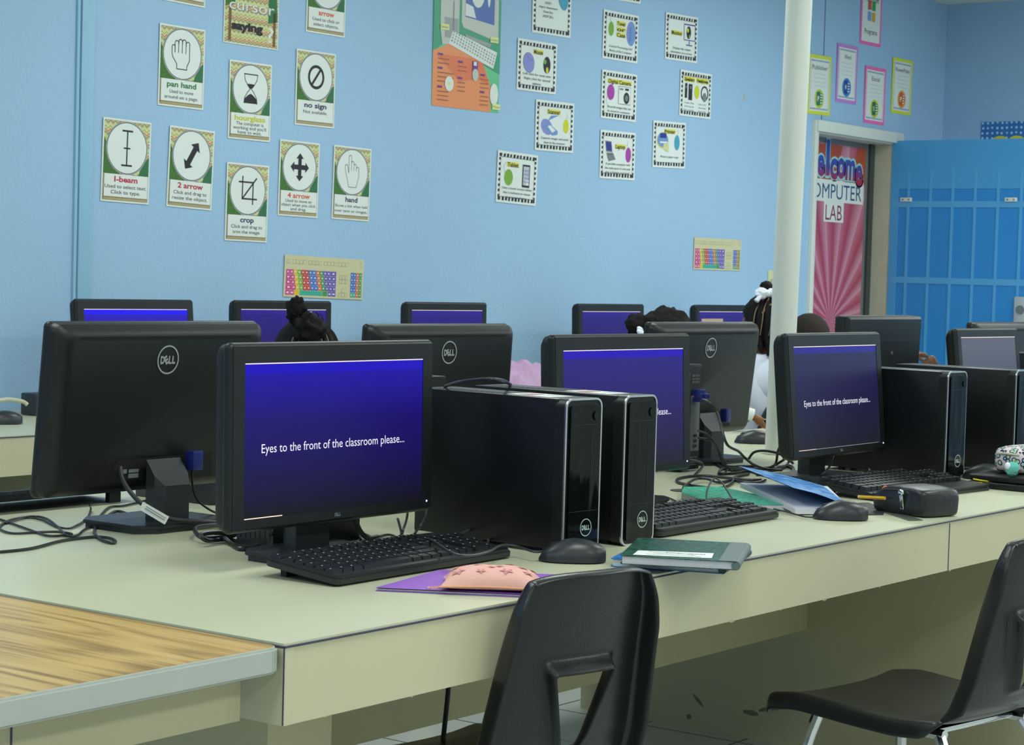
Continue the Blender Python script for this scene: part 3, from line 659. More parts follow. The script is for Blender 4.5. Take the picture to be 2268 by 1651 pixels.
# ------------------------------------------------------------------ cables
def cable(label, pts, r=.0024, parent=None, name='cable', mt=None, group=None):
    o = MB(); o.tube([(x, y, max(z, ZD+r+.0003) if z < 1.0 and z > .7 else z) for x, y, z in pts], r, mt or M_cable, n=8, sub=7)
    ob = o.build(name, parent)
    if not parent: tag(ob, label, 'cable', group)
    return ob
CP = {
'left_a':[(0.525,1.223,0.743),(0.529,1.210,0.743),(0.504,1.142,0.743),(0.471,1.054,0.743),(0.446,0.983,0.743),(0.466,0.966,0.743),(0.492,0.971,0.743),(0.493,1.008,0.743),(0.466,1.026,0.743),(0.424,1.039,0.743),(0.427,1.074,0.743),(0.457,1.124,0.743),(0.512,1.175,0.743),(0.560,1.204,0.743),(0.606,1.207,0.743),(0.598,1.162,0.743),(0.535,1.057,0.743),(0.472,0.961,0.743),(0.485,0.950,0.743),(0.540,0.996,0.743),(0.612,1.050,0.743),(0.728,1.157,0.743),(0.813,1.229,0.743),(0.852,1.230,0.743),(0.958,1.272,0.743)],
'left_b':[(0.256,0.875,0.743),(0.321,0.875,0.743),(0.422,0.915,0.743),(0.493,0.916,0.743),(0.504,0.888,0.743),(0.485,0.851,0.743),(0.464,0.839,0.743),(0.487,0.894,0.743),(0.545,0.972,0.743),(0.619,1.044,0.743),(0.740,1.147,0.743),(0.781,1.167,0.743),(0.754,1.094,0.743),(0.785,1.088,0.743)],
'left_c':[(0.709,1.171,0.760),(0.756,1.220,0.743),(0.653,1.116,0.743),(0.567,1.049,0.743),(0.535,1.034,0.743),(0.544,1.079,0.743),(0.581,1.156,0.743),(0.579,1.198,0.743),(0.502,1.163,0.743)],
'power2':[(.583,.95,.858),(.579,.94,.838),(.585,.925,.815),(.593,.905,.796),(.615,.89,.78),(.649,.885,.765),(.706,.875,.757),(.775,.87,.748)],
'vga2':[(.756,.945,.845),(.763,.95,.813),(.779,.955,.786),(.808,.95,.764),(.84,.94,.75),(.86,.93,.745)],
'm1_a':[(0.911,0.508,0.800),(0.863,0.473,0.790),(0.824,0.452,0.780),(0.845,0.483,0.760),(0.836,0.490,0.750),(0.832,0.496,0.743),(0.785,0.489,0.743),(0.752,0.494,0.743),(0.747,0.522,0.743),(0.773,0.548,0.743),(0.831,0.581,0.743),(0.862,0.588,0.743),(0.912,0.596,0.743),(0.885,0.551,0.743),(0.853,0.511,0.743)],
'm1_b':[(0.884,0.530,0.800),(0.805,0.468,0.790),(0.761,0.438,0.780),(0.799,0.473,0.760),(0.823,0.504,0.743),(0.805,0.528,0.743),(0.802,0.556,0.743),(0.833,0.596,0.743),(0.885,0.637,0.743),(0.866,0.602,0.743),(0.813,0.530,0.743),(0.794,0.497,0.743)],
'm1_c':[(0.809,0.491,0.790),(0.777,0.458,0.780),(0.769,0.449,0.770),(0.840,0.520,0.750),(0.794,0.497,0.743)],
'm1_power':[(.774,.56,.83),(.774,.56,.802),(.777,.56,.786),(.787,.56,.767),(.804,.56,.752),(.83,.57,.746),(.86,.58,.745)],
'm1_left':[(0.534,0.525,0.800),(0.610,0.603,0.770),(0.639,0.646,0.750),(0.609,0.634,0.744),(0.571,0.636,0.744),(0.602,0.689,0.744),(0.614,0.717,0.750),(0.640,0.762,0.750)],
'mouse1_cable':[(0.873,0.222,0.755),(0.847,0.225,0.757),(0.861,0.273,0.760),(0.822,0.273,0.765),(0.714,0.219,0.770),(0.654,0.210,0.770),(0.629,0.227,0.775),(0.712,0.331,0.775),(0.799,0.431,0.765),(0.860,0.512,0.750),(0.843,0.528,0.745)],
'kb1_cable':[(0.783,0.383,0.765),(0.841,0.395,0.765),(0.991,0.462,0.760),(1.024,0.459,0.755),(0.957,0.403,0.750),(0.882,0.352,0.750)],
'knot':[(0.769,0.856,0.750),(0.743,0.853,0.750),(0.662,0.829,0.755),(0.613,0.788,0.755),(0.591,0.746,0.750),(0.623,0.734,0.750),(0.635,0.713,0.755),(0.606,0.728,0.760),(0.564,0.724,0.760),(0.572,0.716,0.750),(0.635,0.734,0.745),(0.622,0.678,0.744),(0.616,0.629,0.744)],
'loop1':[(2.376,0.660,0.743),(2.351,0.680,0.743),(2.353,0.752,0.743),(2.346,0.795,0.743),(2.303,0.816,0.743),(2.235,0.806,0.743),(2.171,0.771,0.743),(2.134,0.730,0.743),(2.114,0.676,0.743),(2.114,0.631,0.743),(2.168,0.634,0.743),(2.264,0.675,0.743),(2.376,0.735,0.743),(2.425,0.747,0.743),(2.480,0.755,0.743)],
'loop2':[(2.025,0.657,0.742),(2.053,0.679,0.745),(2.119,0.705,0.750),(2.211,0.740,0.750),(2.231,0.725,0.750),(2.222,0.685,0.745),(2.308,0.701,0.744),(2.280,0.651,0.744),(2.306,0.631,0.744),(2.376,0.649,0.744)],
'loop3':[(2.349,0.830,0.743),(2.472,0.891,0.743),(2.511,0.908,0.750),(2.491,0.903,0.760),(2.338,0.839,0.780),(2.273,0.809,0.790)],
'loop4':[(2.478,0.822,0.830),(2.549,0.838,0.800),(2.578,0.838,0.790),(2.623,0.844,0.770),(2.587,0.815,0.755),(2.530,0.760,0.750),(2.526,0.722,0.745),(2.572,0.712,0.745),(2.692,0.755,0.745)],
'loop5':[(2.683,0.874,0.760),(2.668,0.850,0.780),(2.684,0.830,0.785),(2.701,0.798,0.780),(2.708,0.782,0.770),(2.810,0.825,0.750),(2.692,0.779,0.743),(2.603,0.766,0.743),(2.636,0.821,0.743),(2.721,0.890,0.750)],
'loop6':[(2.601,0.731,0.820),(2.641,0.765,0.790),(2.681,0.791,0.760),(2.644,0.782,0.750),(2.625,0.803,0.743),(2.569,0.819,0.743),(2.532,0.846,0.743),(2.684,0.979,0.743),(2.713,0.987,0.743),(2.612,0.894,0.743),(2.640,0.873,0.743),(2.678,0.845,0.743)],
'loop7':[(2.417,0.804,0.743),(2.454,0.788,0.743),(2.538,0.789,0.743),(2.488,0.724,0.743),(2.476,0.682,0.743),(2.541,0.683,0.743),(2.675,0.738,0.743),(2.744,0.796,0.743),(2.694,0.805,0.743),(2.646,0.814,0.743),(2.598,0.823,0.743),(2.543,0.865,0.743),(2.417,0.804,0.743)],
'loop8':[(2.479,0.731,0.743),(2.624,0.777,0.743),(2.734,0.803,0.743),(2.757,0.786,0.743),(2.595,0.694,0.743),(2.503,0.662,0.743),(2.476,0.682,0.743),(2.555,0.750,0.743),(2.715,0.817,0.743),(2.716,0.793,0.760),(2.692,0.766,0.770),(2.726,0.767,0.755)],
'kb2_cable':[(1.648,0.361,0.760),(1.670,0.385,0.770),(1.729,0.421,0.780),(1.815,0.465,0.790),(1.903,0.506,0.790),(1.879,0.475,0.785),(1.807,0.417,0.775),(1.717,0.343,0.760)],
'kb2_cable2':[(1.859,0.628,0.743),(1.872,0.618,0.743),(1.825,0.562,0.743),(1.756,0.498,0.743),(1.644,0.408,0.750)],
'mouse2_cable':[(1.737,0.167,0.750),(1.762,0.209,0.745),(1.807,0.271,0.745),(1.846,0.342,0.745),(1.861,0.383,0.745),(1.859,0.415,0.750),(1.810,0.420,0.755),(1.747,0.399,0.752)],
'vga3':[(2.329,0.804,0.930),(2.323,0.781,0.925),(2.340,0.768,0.900),(2.314,0.740,0.870),(2.289,0.707,0.830),(2.456,0.773,0.800),(2.553,0.809,0.775),(2.553,0.782,0.760),(2.569,0.752,0.750),(2.625,0.744,0.745)],
'usb3':[(2.252,0.767,0.860),(2.300,0.771,0.850),(2.372,0.788,0.820),(2.454,0.816,0.780),(2.481,0.818,0.750),(2.414,0.791,0.745)],
'usb3b':[(2.294,0.792,0.840),(2.337,0.780,0.830),(2.412,0.805,0.800),(2.442,0.809,0.770),(2.485,0.807,0.745)],
'm5_cable':[(2.577,0.568,0.800),(2.522,0.551,0.780),(2.463,0.543,0.760),(2.502,0.588,0.745),(2.582,0.593,0.744),(2.693,0.563,0.744),(2.677,0.481,0.745),(2.673,0.430,0.745)],
'm5_cable2':[(2.494,0.433,0.780),(2.500,0.453,0.765),(2.479,0.466,0.750),(2.503,0.467,0.755),(2.642,0.489,0.760),(2.686,0.461,0.755),(2.677,0.420,0.750)],
'hang':[(.727,.3,.66),(.725,.3,.58),(.722,.3,.53),(.716,.3,.48),(.708,.3,.42)],
'white_cord':[(2.025,3.115,0.800),(2.073,3.112,0.800),(2.123,3.131,0.800),(2.188,3.147,0.790),(2.203,3.143,0.780)],
'top_cable':[(1.019,0.561,1.012),(0.875,0.421,1.030),(0.827,0.344,1.040),(0.805,0.289,1.045),(0.931,0.360,1.035),(1.191,0.539,1.012)],
}
cable('thin black cable looping at the left end of the desk', CP['left_a'], .0022)
cable('black cable snaking forward from the left monitor base to the desk edge', CP['left_b'], .0026)
cable('short thin cable dropping from the rear edge of the left keyboard', CP['left_c'], .0019)
pc = cable('thick power cord with white tag hanging from the leftmost monitor back', CP['power2'], .0042)
o = MB(); o.add([(.565, .878, .789), (.575, .880, .802), (.636, .878, .771), (.624, .876, .758)], [[0, 3, 2, 1]], M_paper); o.add([(.565, .8795, .789), (.575, .8815, .802), (.636, .8795, .771), (.624, .8775, .758)], [[0, 1, 2, 3]], M_paper)
for q in (.38, .62): o.add([(.565+.012*q+.006, .8765, .789+.013*q-.004), (.624+.012*q-.006, .8752, .758+.013*q+.002), (.624+.012*q-.006, .8752, .7595+.013*q+.002), (.565+.012*q+.006, .8765, .7905+.013*q-.004)], [[0, 1, 2, 3]], M_grey)
o.build('cord_tag', pc)['label'] = 'white printed cord tag'
cable('thin video cable with a dark bead behind the leftmost monitor neck', CP['vga2'], .0022)
o = MB(); o.box((.764, .948, .860), (.026, .022, .036), M_vga, .003); tag(o.build('video_plug'), 'blue video plug in the back of the leftmost monitor', 'plug')
o = MB(); o.box((2.775, 1.002, .862), (.024, .02, .036), M_vga, .003); tag(o.build('video_plug'), 'blue video plug under the tilted monitor back by the pole', 'plug')
cable('black cable hanging in a loop from the right end of the front monitor', CP['m1_a'], .0022, mt=mat('worn_grey_cable', (.045, .048, .05), .4))
cable('thin cable crossing behind the front keyboard', CP['m1_b'], .0022, mt=mat('worn_grey_cable', (.045, .048, .05), .4))
cable('short stiff cable end standing behind the front keyboard', CP['m1_c'], .0022, mt=mat('worn_grey_cable', (.045, .048, .05), .4))
cable('thick grey cord dropping behind the neck of the front monitor', CP['m1_power'], .0045, mt=mat('grey_cord', (.05, .055, .055), .5))
cable('cable running from the dark slotted box to the cord tangle', CP['m1_left'], .0042)
cable('tangled black cord knot on the desk left of the front monitor', CP['knot'], .0042)
cable('thin mouse cable waving over the front keyboard to the front mouse', CP['mouse1_cable'], .0022, mt=mat('worn_grey_cable', (.045, .048, .05), .4))
cable('thin cable curling above the right end of the front keyboard', CP['kb1_cable'], .0022, mt=MT['worn_grey_cable'])
for k, lab in (('loop1', 'wide flat cable loop on the desk behind the green notebook'), ('loop2', 'thick cable rising out of the desk cable hole'), ('loop3', 'cable bending down beside the rear facing tower'),
        ('loop5', 'arched cable loop left of the leaning monitor'), ('loop6', 'cable dropping behind the leaning monitor into the tangle'),
        ('loop7', 'zigzag black cable lying before the tilted monitor stand'), ('loop8', 'bunched black cable heap beside the leaning monitor neck')):
    cable(lab, CP[k], .0034)
cable('video cable falling from the blue plug past the tilted monitor neck', CP['vga3'], .0034)
cable('usb cable from the rear facing tower, upper of two', CP['usb3'], .0026)
cable('usb cable from the rear facing tower, lower of two', CP['usb3b'], .0026)
cable('thin keyboard cable arching over the green composition book', CP['kb2_cable'], .0019)
cable('thin cable leaving the second tower toward the keyboard beside it', CP['kb2_cable2'], .0019)
cable('thin cable behind the mouse under the open notebook', CP['mouse2_cable'], .0017)
cable('cable under the chin of the leaning monitor', CP['m5_cable'], .0026)
cable('flat cable ribbon between leaning monitor and keyboard', CP['m5_cable2'], .0030)
cable('black cord lying over the top of the second tower', CP['top_cable'], .0030)
cable('black cord hanging below the desk beside the near chair', CP['hang'], .0042)
cable('thick beige cord entering the black adapter on the wall counter', CP['white_cord'], .0065, mt=M_wcable)
o = MB(); o.box((2.345, 3.215, ZD+.035), (.16, .07, .07), M_stand, .006); o.box((2.33, 3.179, ZD+.03), (.03, .001, .014), M_grey); o.tube([(2.33, 3.20, .81), (2.29, 3.19, .84), (2.33, 3.17, .865), (2.37, 3.15, .86)], .003, M_cable)
tag(o.build('power_adapter'), 'black power adapter block on the wall counter behind the left monitor', 'adapter')
# blue plug in the rear facing tower
o = MB(); o.box((2.445, .885, .932), (.020, .03, .032), M_vga, .003); o.box((2.445, .876, .932), (.030, .018, .014), M_vga, .002); o.box((2.445, .866, .932), (.012, .02, .012), M_vga, .002)
tag(o.build('video_plug'), 'bright blue video plug in the rear facing tower', 'plug')

# ------------------------------------------------------------------ things on the desk
def quad(c, z0, z1): return c
def slab(o, P, z0, z1, mt, bev=0.): o.prism(P, z0, z1, mt, bev=bev)
# purple folder
t = thing('folder', 'purple paper folder under the pink star pouch', 'folder', (0, 0, ZD))
M_purp = mat('purple_card', s(150, 92, 196), .5)
o = MB(); FP = [(.412, .200), (.528, .004), (.745, .052), (.628, .248)]
slab(o, FP, .0005, .0012, M_purp); o.build('back_cover', t)
o = MB(); slab(o, [(x+.003, y+.002) for x, y in FP], .0014, .0026, M_paper); slab(o, [(x+.002, y+.0) for x, y in FP], .003, .0036, M_paper); o.build('papers', t)
o = MB(); o.add([(.412, .200, .0055), (.530, .002, .005), (.745, .052, .006), (.626, .248, .006)], [[0, 1, 2, 3]], M_purp); o.add([(.412, .200, .0049), (.530, .002, .0044), (.745, .052, .0054), (.626, .248, .0054)], [[3, 2, 1, 0]], M_purp); o.build('front_cover', t)
# pink pouch
M_pink = mat('pink_cotton', s(222, 168, 158), .8, bump=.5, bump_scale=25)
M_star = mat('rose_star_print', s(204, 132, 138), .8); M_orange = mat('peach_lining_edge', s(222, 160, 120), .8)
t = thing('pencil_pouch', 'pink star patterned zip pouch lying on the purple folder', 'pouch', (.545, .082, ZD+.0065), R(-55))
o = MB(); NU, NV = 28, 20; V = []; F = []; LX, LY = .155, .115
def zt(u, v):
    e = (1-abs(u)**3.0)*(1-abs(v)**2.6); return .027*max(e, 0)**.62
def pz(u, v): return zt(u, v)+.0045+.002*noise.noise(Vector((u*3, v*3, 1)))*(1-abs(u))*2
for i in range(NU+1):
    for j in range(NV+1):
        u = -1+2*i/NU; v = -1+2*j/NV; q = 1-.09*(1-abs(v)**2)*abs(u)**4; q2 = 1-.10*(1-u*u)*abs(v)**4
        V.append((u*LX/2*q, v*LY/2*q2, pz(u, v)))
K = len(V)
for i in range(NU+1):
    for j in range(NV+1):
        x, y, z = V[i*(NV+1)+j]; V.append((x, y, max(.0005, .0045-.004*max(0, (1-abs(-1+2*i/NU)**6)*(1-abs(-1+2*j/NV)**6)))))
for i in range(NU):
    for j in range(NV):
        a = i*(NV+1)+j; F.append([a, a+NV+1, a+NV+2, a+1]); F.append([K+a, K+a+1, K+a+NV+2, K+a+NV+1])
for i in range(NU):
    a = i*(NV+1); F.append([a, K+a, K+a+NV+1, a+NV+1]); a += NV; F.append([a, a+NV+1, K+a+NV+1, K+a])
for j in range(NV):
    F.append([j, j+1, K+j+1, K+j]); a = NU*(NV+1)+j; F.append([a, K+a, K+a+1, a+1])
o.add(V, F, M_pink, None, True)
random.seed(11)
for k, (su, sv, sr) in enumerate([(-.65, -.5, .012), (-.2, -.55, .009), (.3, -.5, .012), (.72, -.35, .010), (-.75, .1, .009), (-.3, .05, .011), (.15, .0, .008), (.6, .2, .011), (-.6, .6, .010), (-.1, .55, .009), (.35, .6, .011), (.8, .65, .008), (.0, -.2, .007)]):
    cx, cy = su*LX/2, sv*LY/2
    for (ra, mt, dz) in ((1, M_star, .0011), (.45, M_pink, .0016)):
        P = []
        for q in range(10):
            r_ = sr*ra*(1 if q % 2 == 0 else .48); a = q*PI/5+k; x, y = cx+r_*math.cos(a), cy+r_*math.sin(a)
            P.append((x, y, pz(x/(LX/2), y/(LY/2))+dz))
        c = (cx, cy, pz(cx/(LX/2), cy/(LY/2))+dz); o.add([c]+P, [[0, 1+q, 1+(q+1) % 10] for q in range(10)], mt)
o.build('body', t, sharp=80)
o = MB(); o.tube([(LX/2*.99, -LY/2, .006), (LX/2*.93, 0, .008), (LX/2*.99, LY/2, .006)], .0022, M_orange); o.tube([(-LX/2, -LY/2*.99, .0055), (0, -LY/2*.92, .007), (LX/2, -LY/2*.99, .0055)], .0016, M_orange); o.build('zip_seam', t)
o = MB(); 
for (x, y, a, b_) in ((0, 0, .034, .002), (0, .010, .034, .002), (-.016, .005, .002, .012), (.016, .005, .002, .012)): o.box((.0+x, y, 0), (a, b_, .0016), M_pink, .0004)
zp = o.build('zip_pull', t); zp.location = Matrix.Rotation(R(55), 4, 'Z') @ Vector((.468-.545, .122-.082, .0015)); zp.rotation_euler = (0, 0, R(35))
# two composition books near the front edge
def marble(name, c1, c2, sc_=120):
    mm, nt, b = nodes_of(name, .35); tc = N(nt, 'ShaderNodeTexCoord'); mp = N(nt, 'ShaderNodeMapping'); mp.inputs['Scale'].default_value = (1, 2.2, 1); nt.links.new(tc.outputs['Object'], mp.inputs[0])
    n = N(nt, 'ShaderNodeTexNoise'); n.inputs['Scale'].default_value = sc_; n.inputs['Detail'].default_value = 6; nt.links.new(mp.outputs[0], n.inputs['Vector'])
    nt.links.new(ramp(nt, n.outputs[0], [(.46, c1), (.56, c2)]), b.inputs['Base Color']); return mm
M_gm = marble('green_black_marble_cover', s(14, 34, 34), s(30, 110, 88)); M_bm2 = marble('blue_marble_cover', s(30, 98, 176), s(60, 150, 220)); M_gr2 = marble('green_marble_cover', s(36, 150, 120), s(70, 190, 160), 60)
def book(label, loc, rz, cover, th=.013, title=False, spine=M_black, L_=.190, W_=.240):
    t = thing('composition_book', label, 'notebook', loc, rz)
    o = MB(); o.prism(rr_outline(0, 0, L_, W_, .008, (0, 0, 1, 1), 4), 0, .0009, cover); o.prism(rr_outline(0, 0, L_, W_, .008, (0, 0, 1, 1), 4), th-.0009, th, cover); o.build('cover', t)
    o = MB(); o.prism([(.004, .003), (L_-.004, .003), (L_-.004, W_-.003), (.004, W_-.003)], .0009, th-.0009, M_paperg); o.build('pages', t)
    o = MB(); o.cyl((L_-.001, .001, th/2), (L_-.001, W_-.001, th/2), th/2+.0004, spine, n=18); o.box((L_-.015, W_/2, th+.0003), (.028, W_-.001, .0005), spine); o.build('spine', t)
    if title:
        o = MB(); o.prism([(.020, .012), (.148, .020), (.146, .080), (.022, .066)], th+.0006, th+.0011, M_paper)
        for k in range(3): o.box((.085, .028+k*.014, th+.0013), (.09-.02*(k % 2), .0014, .0002), M_grey)
        V, F = glyphs('Dialls  sbenJ', .01); o.add([(.135-v[0]*.0135, .058-v[1]*.010, th+.0014) for v in V], F, M_ink); o.build('title_label', t)['label'] = 'white paper title label'
    return t
book('blue marbled composition book, lower of the two at the desk edge', (.893, .100, ZD+.001), R(-70), M_bm2, spine=mat('dark_grey_tape', s(64, 70, 76), .5))
book('green marbled composition book with white label, upper of the two', (.846, .050, ZD+.0148), R(-64), M_gm, .014, True, mat('grey_book_tape', s(96, 108, 110), .5))
# green book under the open one
t = thing('composition_book', 'bright green composition book partly under the open notebook', 'notebook', (0, 0, ZD))
o = MB(); GP = [(1.872, .572), (1.735, .395), (1.885, .28), (2.062, .585), (1.99, .64)]; slab(o, GP, .0135, .0145, M_gr2); slab(o, GP, .0005, .0015, M_gr2); o.build('cover', t)
o = MB(); slab(o, [(x*.997+.006, y*.995+.003) for x, y in GP], .0016, .0134, M_paperg); o.build('pages', t)
t = thing('open_notebook', 'open notebook with white pages and lifted bright blue cover', 'notebook', (0, 0, ZD))
o = MB(); 
PL, PN, PR, PF = Vector((2.038, .522, 0)), Vector((1.803, .253, 0)), Vector((1.912, .184, 0)), Vector((2.160, .368, 0))
V = []; F = []; NN = 10
for i in range(NN+1):
    u = i/NN
    for j in range(NN+1):
        v = j/NN; p = (PL*(1-u)+PN*u)*(1-v)+(PF*(1-u)+PR*u)*v; z0 = .0165*(1-u)**.7+.004; V.append((p.x, p.y, z0+.010*(1-.3*v)))
K = len(V); V += [(a, b_, c-.011) for a, b_, c in V]
for i in range(NN):
    for j in range(NN):
        a = i*(NN+1)+j; F += [[a, a+NN+1, a+NN+2, a+1], [K+a, K+a+1, K+a+NN+2, K+a+NN+1]]
for i in range(NN):
    a = i*(NN+1); F += [[a, K+a, K+a+NN+1, a+NN+1]]; a += NN; F += [[a, a+NN+1, K+a+NN+1, K+a]]
for j in range(NN): a = NN*(NN+1)+j; F += [[a, a+1, K+a+1, K+a], [j, K+j, K+j+1, j+1]]
o.add(V, F, mat('notebook_page', s(215, 216, 226), .6), None, True); o.build('pages', t, sharp=30)
o = MB(); cv = [Vector((1.915, .184, .014)), Vector((2.160, .368, .024)), Vector((2.040, .530, .066)), Vector((1.80, .255, .056))]
V = []; 
for dz in (0, .0012):
    for i in range(7):
        for j in range(7):
            u = i/6; v = j/6; p = (cv[0]*(1-u)+cv[1]*u)*(1-v)+(cv[3]*(1-u)+cv[2]*u)*v; V.append((p.x, p.y, p.z+dz+.004*math.sin(PI*v)))
F = []
for q in (0, 1):
    for i in range(6):
        for j in range(6):
            a = q*49+i*7+j; F.append([a, a+1, a+8, a+7] if q == 0 else [a, a+7, a+8, a+1])
o.add(V, F, marble('bright_blue_cover', s(40, 118, 200), s(110, 170, 225), 26), None, True); o.build('cover', t)
o = MB(); slab(o, [(1.93, .17), (2.05, .22), (2.12, .19), (1.99, .13)], .0004, .0014, mat('dark_folder_card', (.02, .022, .026), .5)); tag(o.build('card_folder', loc=(-.03, 0, ZD)), 'dark card lying flat between open notebook and black zip pouch', 'card')
o = MB(); slab(o, [(2.115, .275), (1.905, .045), (1.935, .028), (2.145, .258)], .0004, .0018, mat('smoky_clear_plastic', (.12, .125, .115), .25)); tag(o.build('ruler', loc=(0, 0, ZD)), 'smoky plastic ruler sticking out under the black zip pouch', 'ruler')
# black zip pouch with pencil
M_lea = mat('black_soft_leatherette', (.017, .019, .021), .34, bump=.5, bump_scale=30)
t = thing('zip_pouch', 'black leatherette zip pouch on the desk with a yellow pencil sticking out', 'pouch', (2.045, .098, ZD), R(-108))
o = MB(); tt = bmesh.new(); bmesh.ops.create_cube(tt, size=1); bmesh.ops.subdivide_edges(tt, edges=list(tt.edges), cuts=5, use_grid_fill=True)
for v in tt.verts:
    x, y, z = v.co*2; k = 1-.05*(z*z); bl = 1+.05*noise.noise(Vector((x*2, y*2, z*2)))
    X = math.copysign(abs(x)**.72, x)*.079*(1-.05*abs(y)**4*abs(x)**3); Y = math.copysign(abs(y)**.72, y)*.057*(1-.05*abs(x)**4)
    v.co = Vector((X*bl*k, Y*bl*k, .031+.031*math.copysign(abs(z)**.8, z)*(1-.18*(x*x)*(z > 0)-.06*y*y)+(-.016 if (z > 0 and x < -.35) else 0)*abs(x)))
o.merge(tt, M_lea, None, True); ob = o.build('body', t, sharp=70); sm = ob.modifiers.new('soft', 'SUBSURF'); sm.levels = 1; sm.render_levels = 1
o = MB(); o.tube([(-.074, -.03, .036), (-.055, -.050, .046), (0, -.055, .052), (.055, -.050, .048)], .002, M_rubber); o.build('zip', t)
o = MB(); o.box((0, 0, 0), (.010, .003, .034), M_chrome, .001); o.ball((0, 0, .019), (.008, .004, .007), M_chrome); o.cyl((0, -.0022, -.012), (0, .0022, -.012), .003, M_rubber); zp = o.build('zip_pull', t); zp.location = (.018, -.0605, .030)
zp.rotation_euler = (R(10), 0, 0)
o = MB(); a = Vector((2.008, .211, ZD+.028)); b_ = Vector((1.985, .140, ZD+.033)); o.cyl(a, b_, .0038, mat('yellow_pencil_paint', s(226, 172, 30), .35), n=6, smooth=False); o.cyl(a-(b_-a).normalized()*.002, a, .0036, mat('pencil_end', s(220, 200, 190), .6)); tag(o.build('pencil'), 'yellow pencil poking out of the black zip pouch', 'pencil')
mat('orange_plastic', s(230, 110, 20), .4); o = MB(); q = [(2.036+.007*math.cos(k*PI/4)*.6, .164-.007*math.cos(k*PI/4)*.8, ZD+.043+.009*math.sin(k*PI/4)) for k in range(9)]; o.tube(q, .0022, MT['orange_plastic'], n=8, sub=3); o.tube([(2.033, .160, ZD+.036), (2.018, .142, ZD+.032), (2.00, .125, ZD+.030)], .0026, MT['orange_plastic'])
tag(o.build('scissors'), 'orange scissor handle poking out of the black zip pouch', 'scissors')
# right edge: black cases with patterned pouch
for k, (z0, dx) in enumerate(((.0005, 0), (.0165, .012))):
    o = MB(); o.box((0, 0, .0075), (.26, .19, .015), M_black, .005, 3); tag(o.build('black_case', loc=(2.80+dx, .165, ZD+z0), rot=(0, 0, R(-2))), ('flat black case lying on the desk at the right edge, lower of two', 'flat black case at the right edge, upper one under the patterned pouch')[k], 'case')
Mpat, nt, b = nodes_of('feather_print_cotton', .8)
tc = N(nt, 'ShaderNodeTexCoord'); vo = N(nt, 'ShaderNodeTexVoronoi'); vo.inputs['Scale'].default_value = 75; nt.links.new(tc.outputs['Object'], vo.inputs['Vector'])
nt.links.new(ramp(nt, vo.outputs['Distance'], [(0, s(200, 214, 110)), (.22, s(150, 205, 215)), (.32, s(36, 36, 84)), (.46, s(44, 40, 90)), (.5, s(222, 204, 208)), (1, s(226, 210, 212))], 'CONSTANT'), b.inputs['Base Color'])
t = thing('patterned_pouch', 'pale pencil pouch printed with dark feathers on the black cases', 'pouch', (2.850, .185, ZD+.032), R(-5))
o = MB(); tt = bmesh.new(); bmesh.ops.create_cube(tt, size=1); bmesh.ops.subdivide_edges(tt, edges=list(tt.edges), cuts=4, use_grid_fill=True)
for v in tt.verts:
    x, y, z = v.co*2; kk = 1/math.pow(abs(x)**5+abs(y)**5+abs(z)**5, 1/5) if max(abs(x), abs(y), abs(z)) > .99 else 1
    v.co = Vector((x*.105*kk, y*.045*kk, .033+z*.033*kk))
o.merge(tt, Mpat, None, True); o.build('body', t, sharp=70)
o = MB(); o.tube([(-.10, -.03, .048), (-.108, 0, .05), (-.10, .03, .048)], .003, M_jamb); o.build('zip', t)
o = MB(); o.ball((0, 0, 0), (.019, .017, .017), mat('teal_fluff', s(110, 200, 186), .9, noise_amt=.2, noise_scale=300, bump=1, bump_scale=400), rough=.12, fr=9, u=28, v=18); o.box((.004, -.017, -.004), (.010, .004, .008), mat('brown_felt', s(90, 60, 52), .8), .002)
o.ball((-.017, .004, .008), (.008, .007, .009), M_bow); pm = o.build('pom_pom', t); pm.location = (-.147, -.038, .018)
o = MB(); 
for k in range(2): o.tube([(2.72, .19, ZD+.012+.004*k), (2.685, .215, ZD+.012+.005*k), (2.66, .235+.006*k, ZD+.014+.008*k)], .0018, mat('yellow_cord', s(214, 196, 20), .5))
tag(o.build('yellow_string'), 'yellow string ends sticking out behind the black cases', 'string')
# pink cloth on wall counter
o = MB(); tt = bmesh.new(); bmesh.ops.create_grid(tt, x_segments=26, y_segments=26, size=.5)
for v in tt.verts:
    x, y = v.co.x, v.co.y; r_ = math.hypot(x, y)*2
    v.co = Vector((x*.42, y*.24, max(.002, .135*max(0, 1-r_**3.0)+.02*noise.noise(Vector((x*8, y*8, 0)))+.012*math.sin(x*30+y*14))))
o.merge(tt, mat('pink_fleece', s(196, 160, 196), .9, bump=.5, bump_scale=90), None, True); tag(o.build('pink_cloth', loc=(4.42, 2.90, ZD)), 'crumpled pink cloth on the wall counter behind the second monitor back', 'cloth')

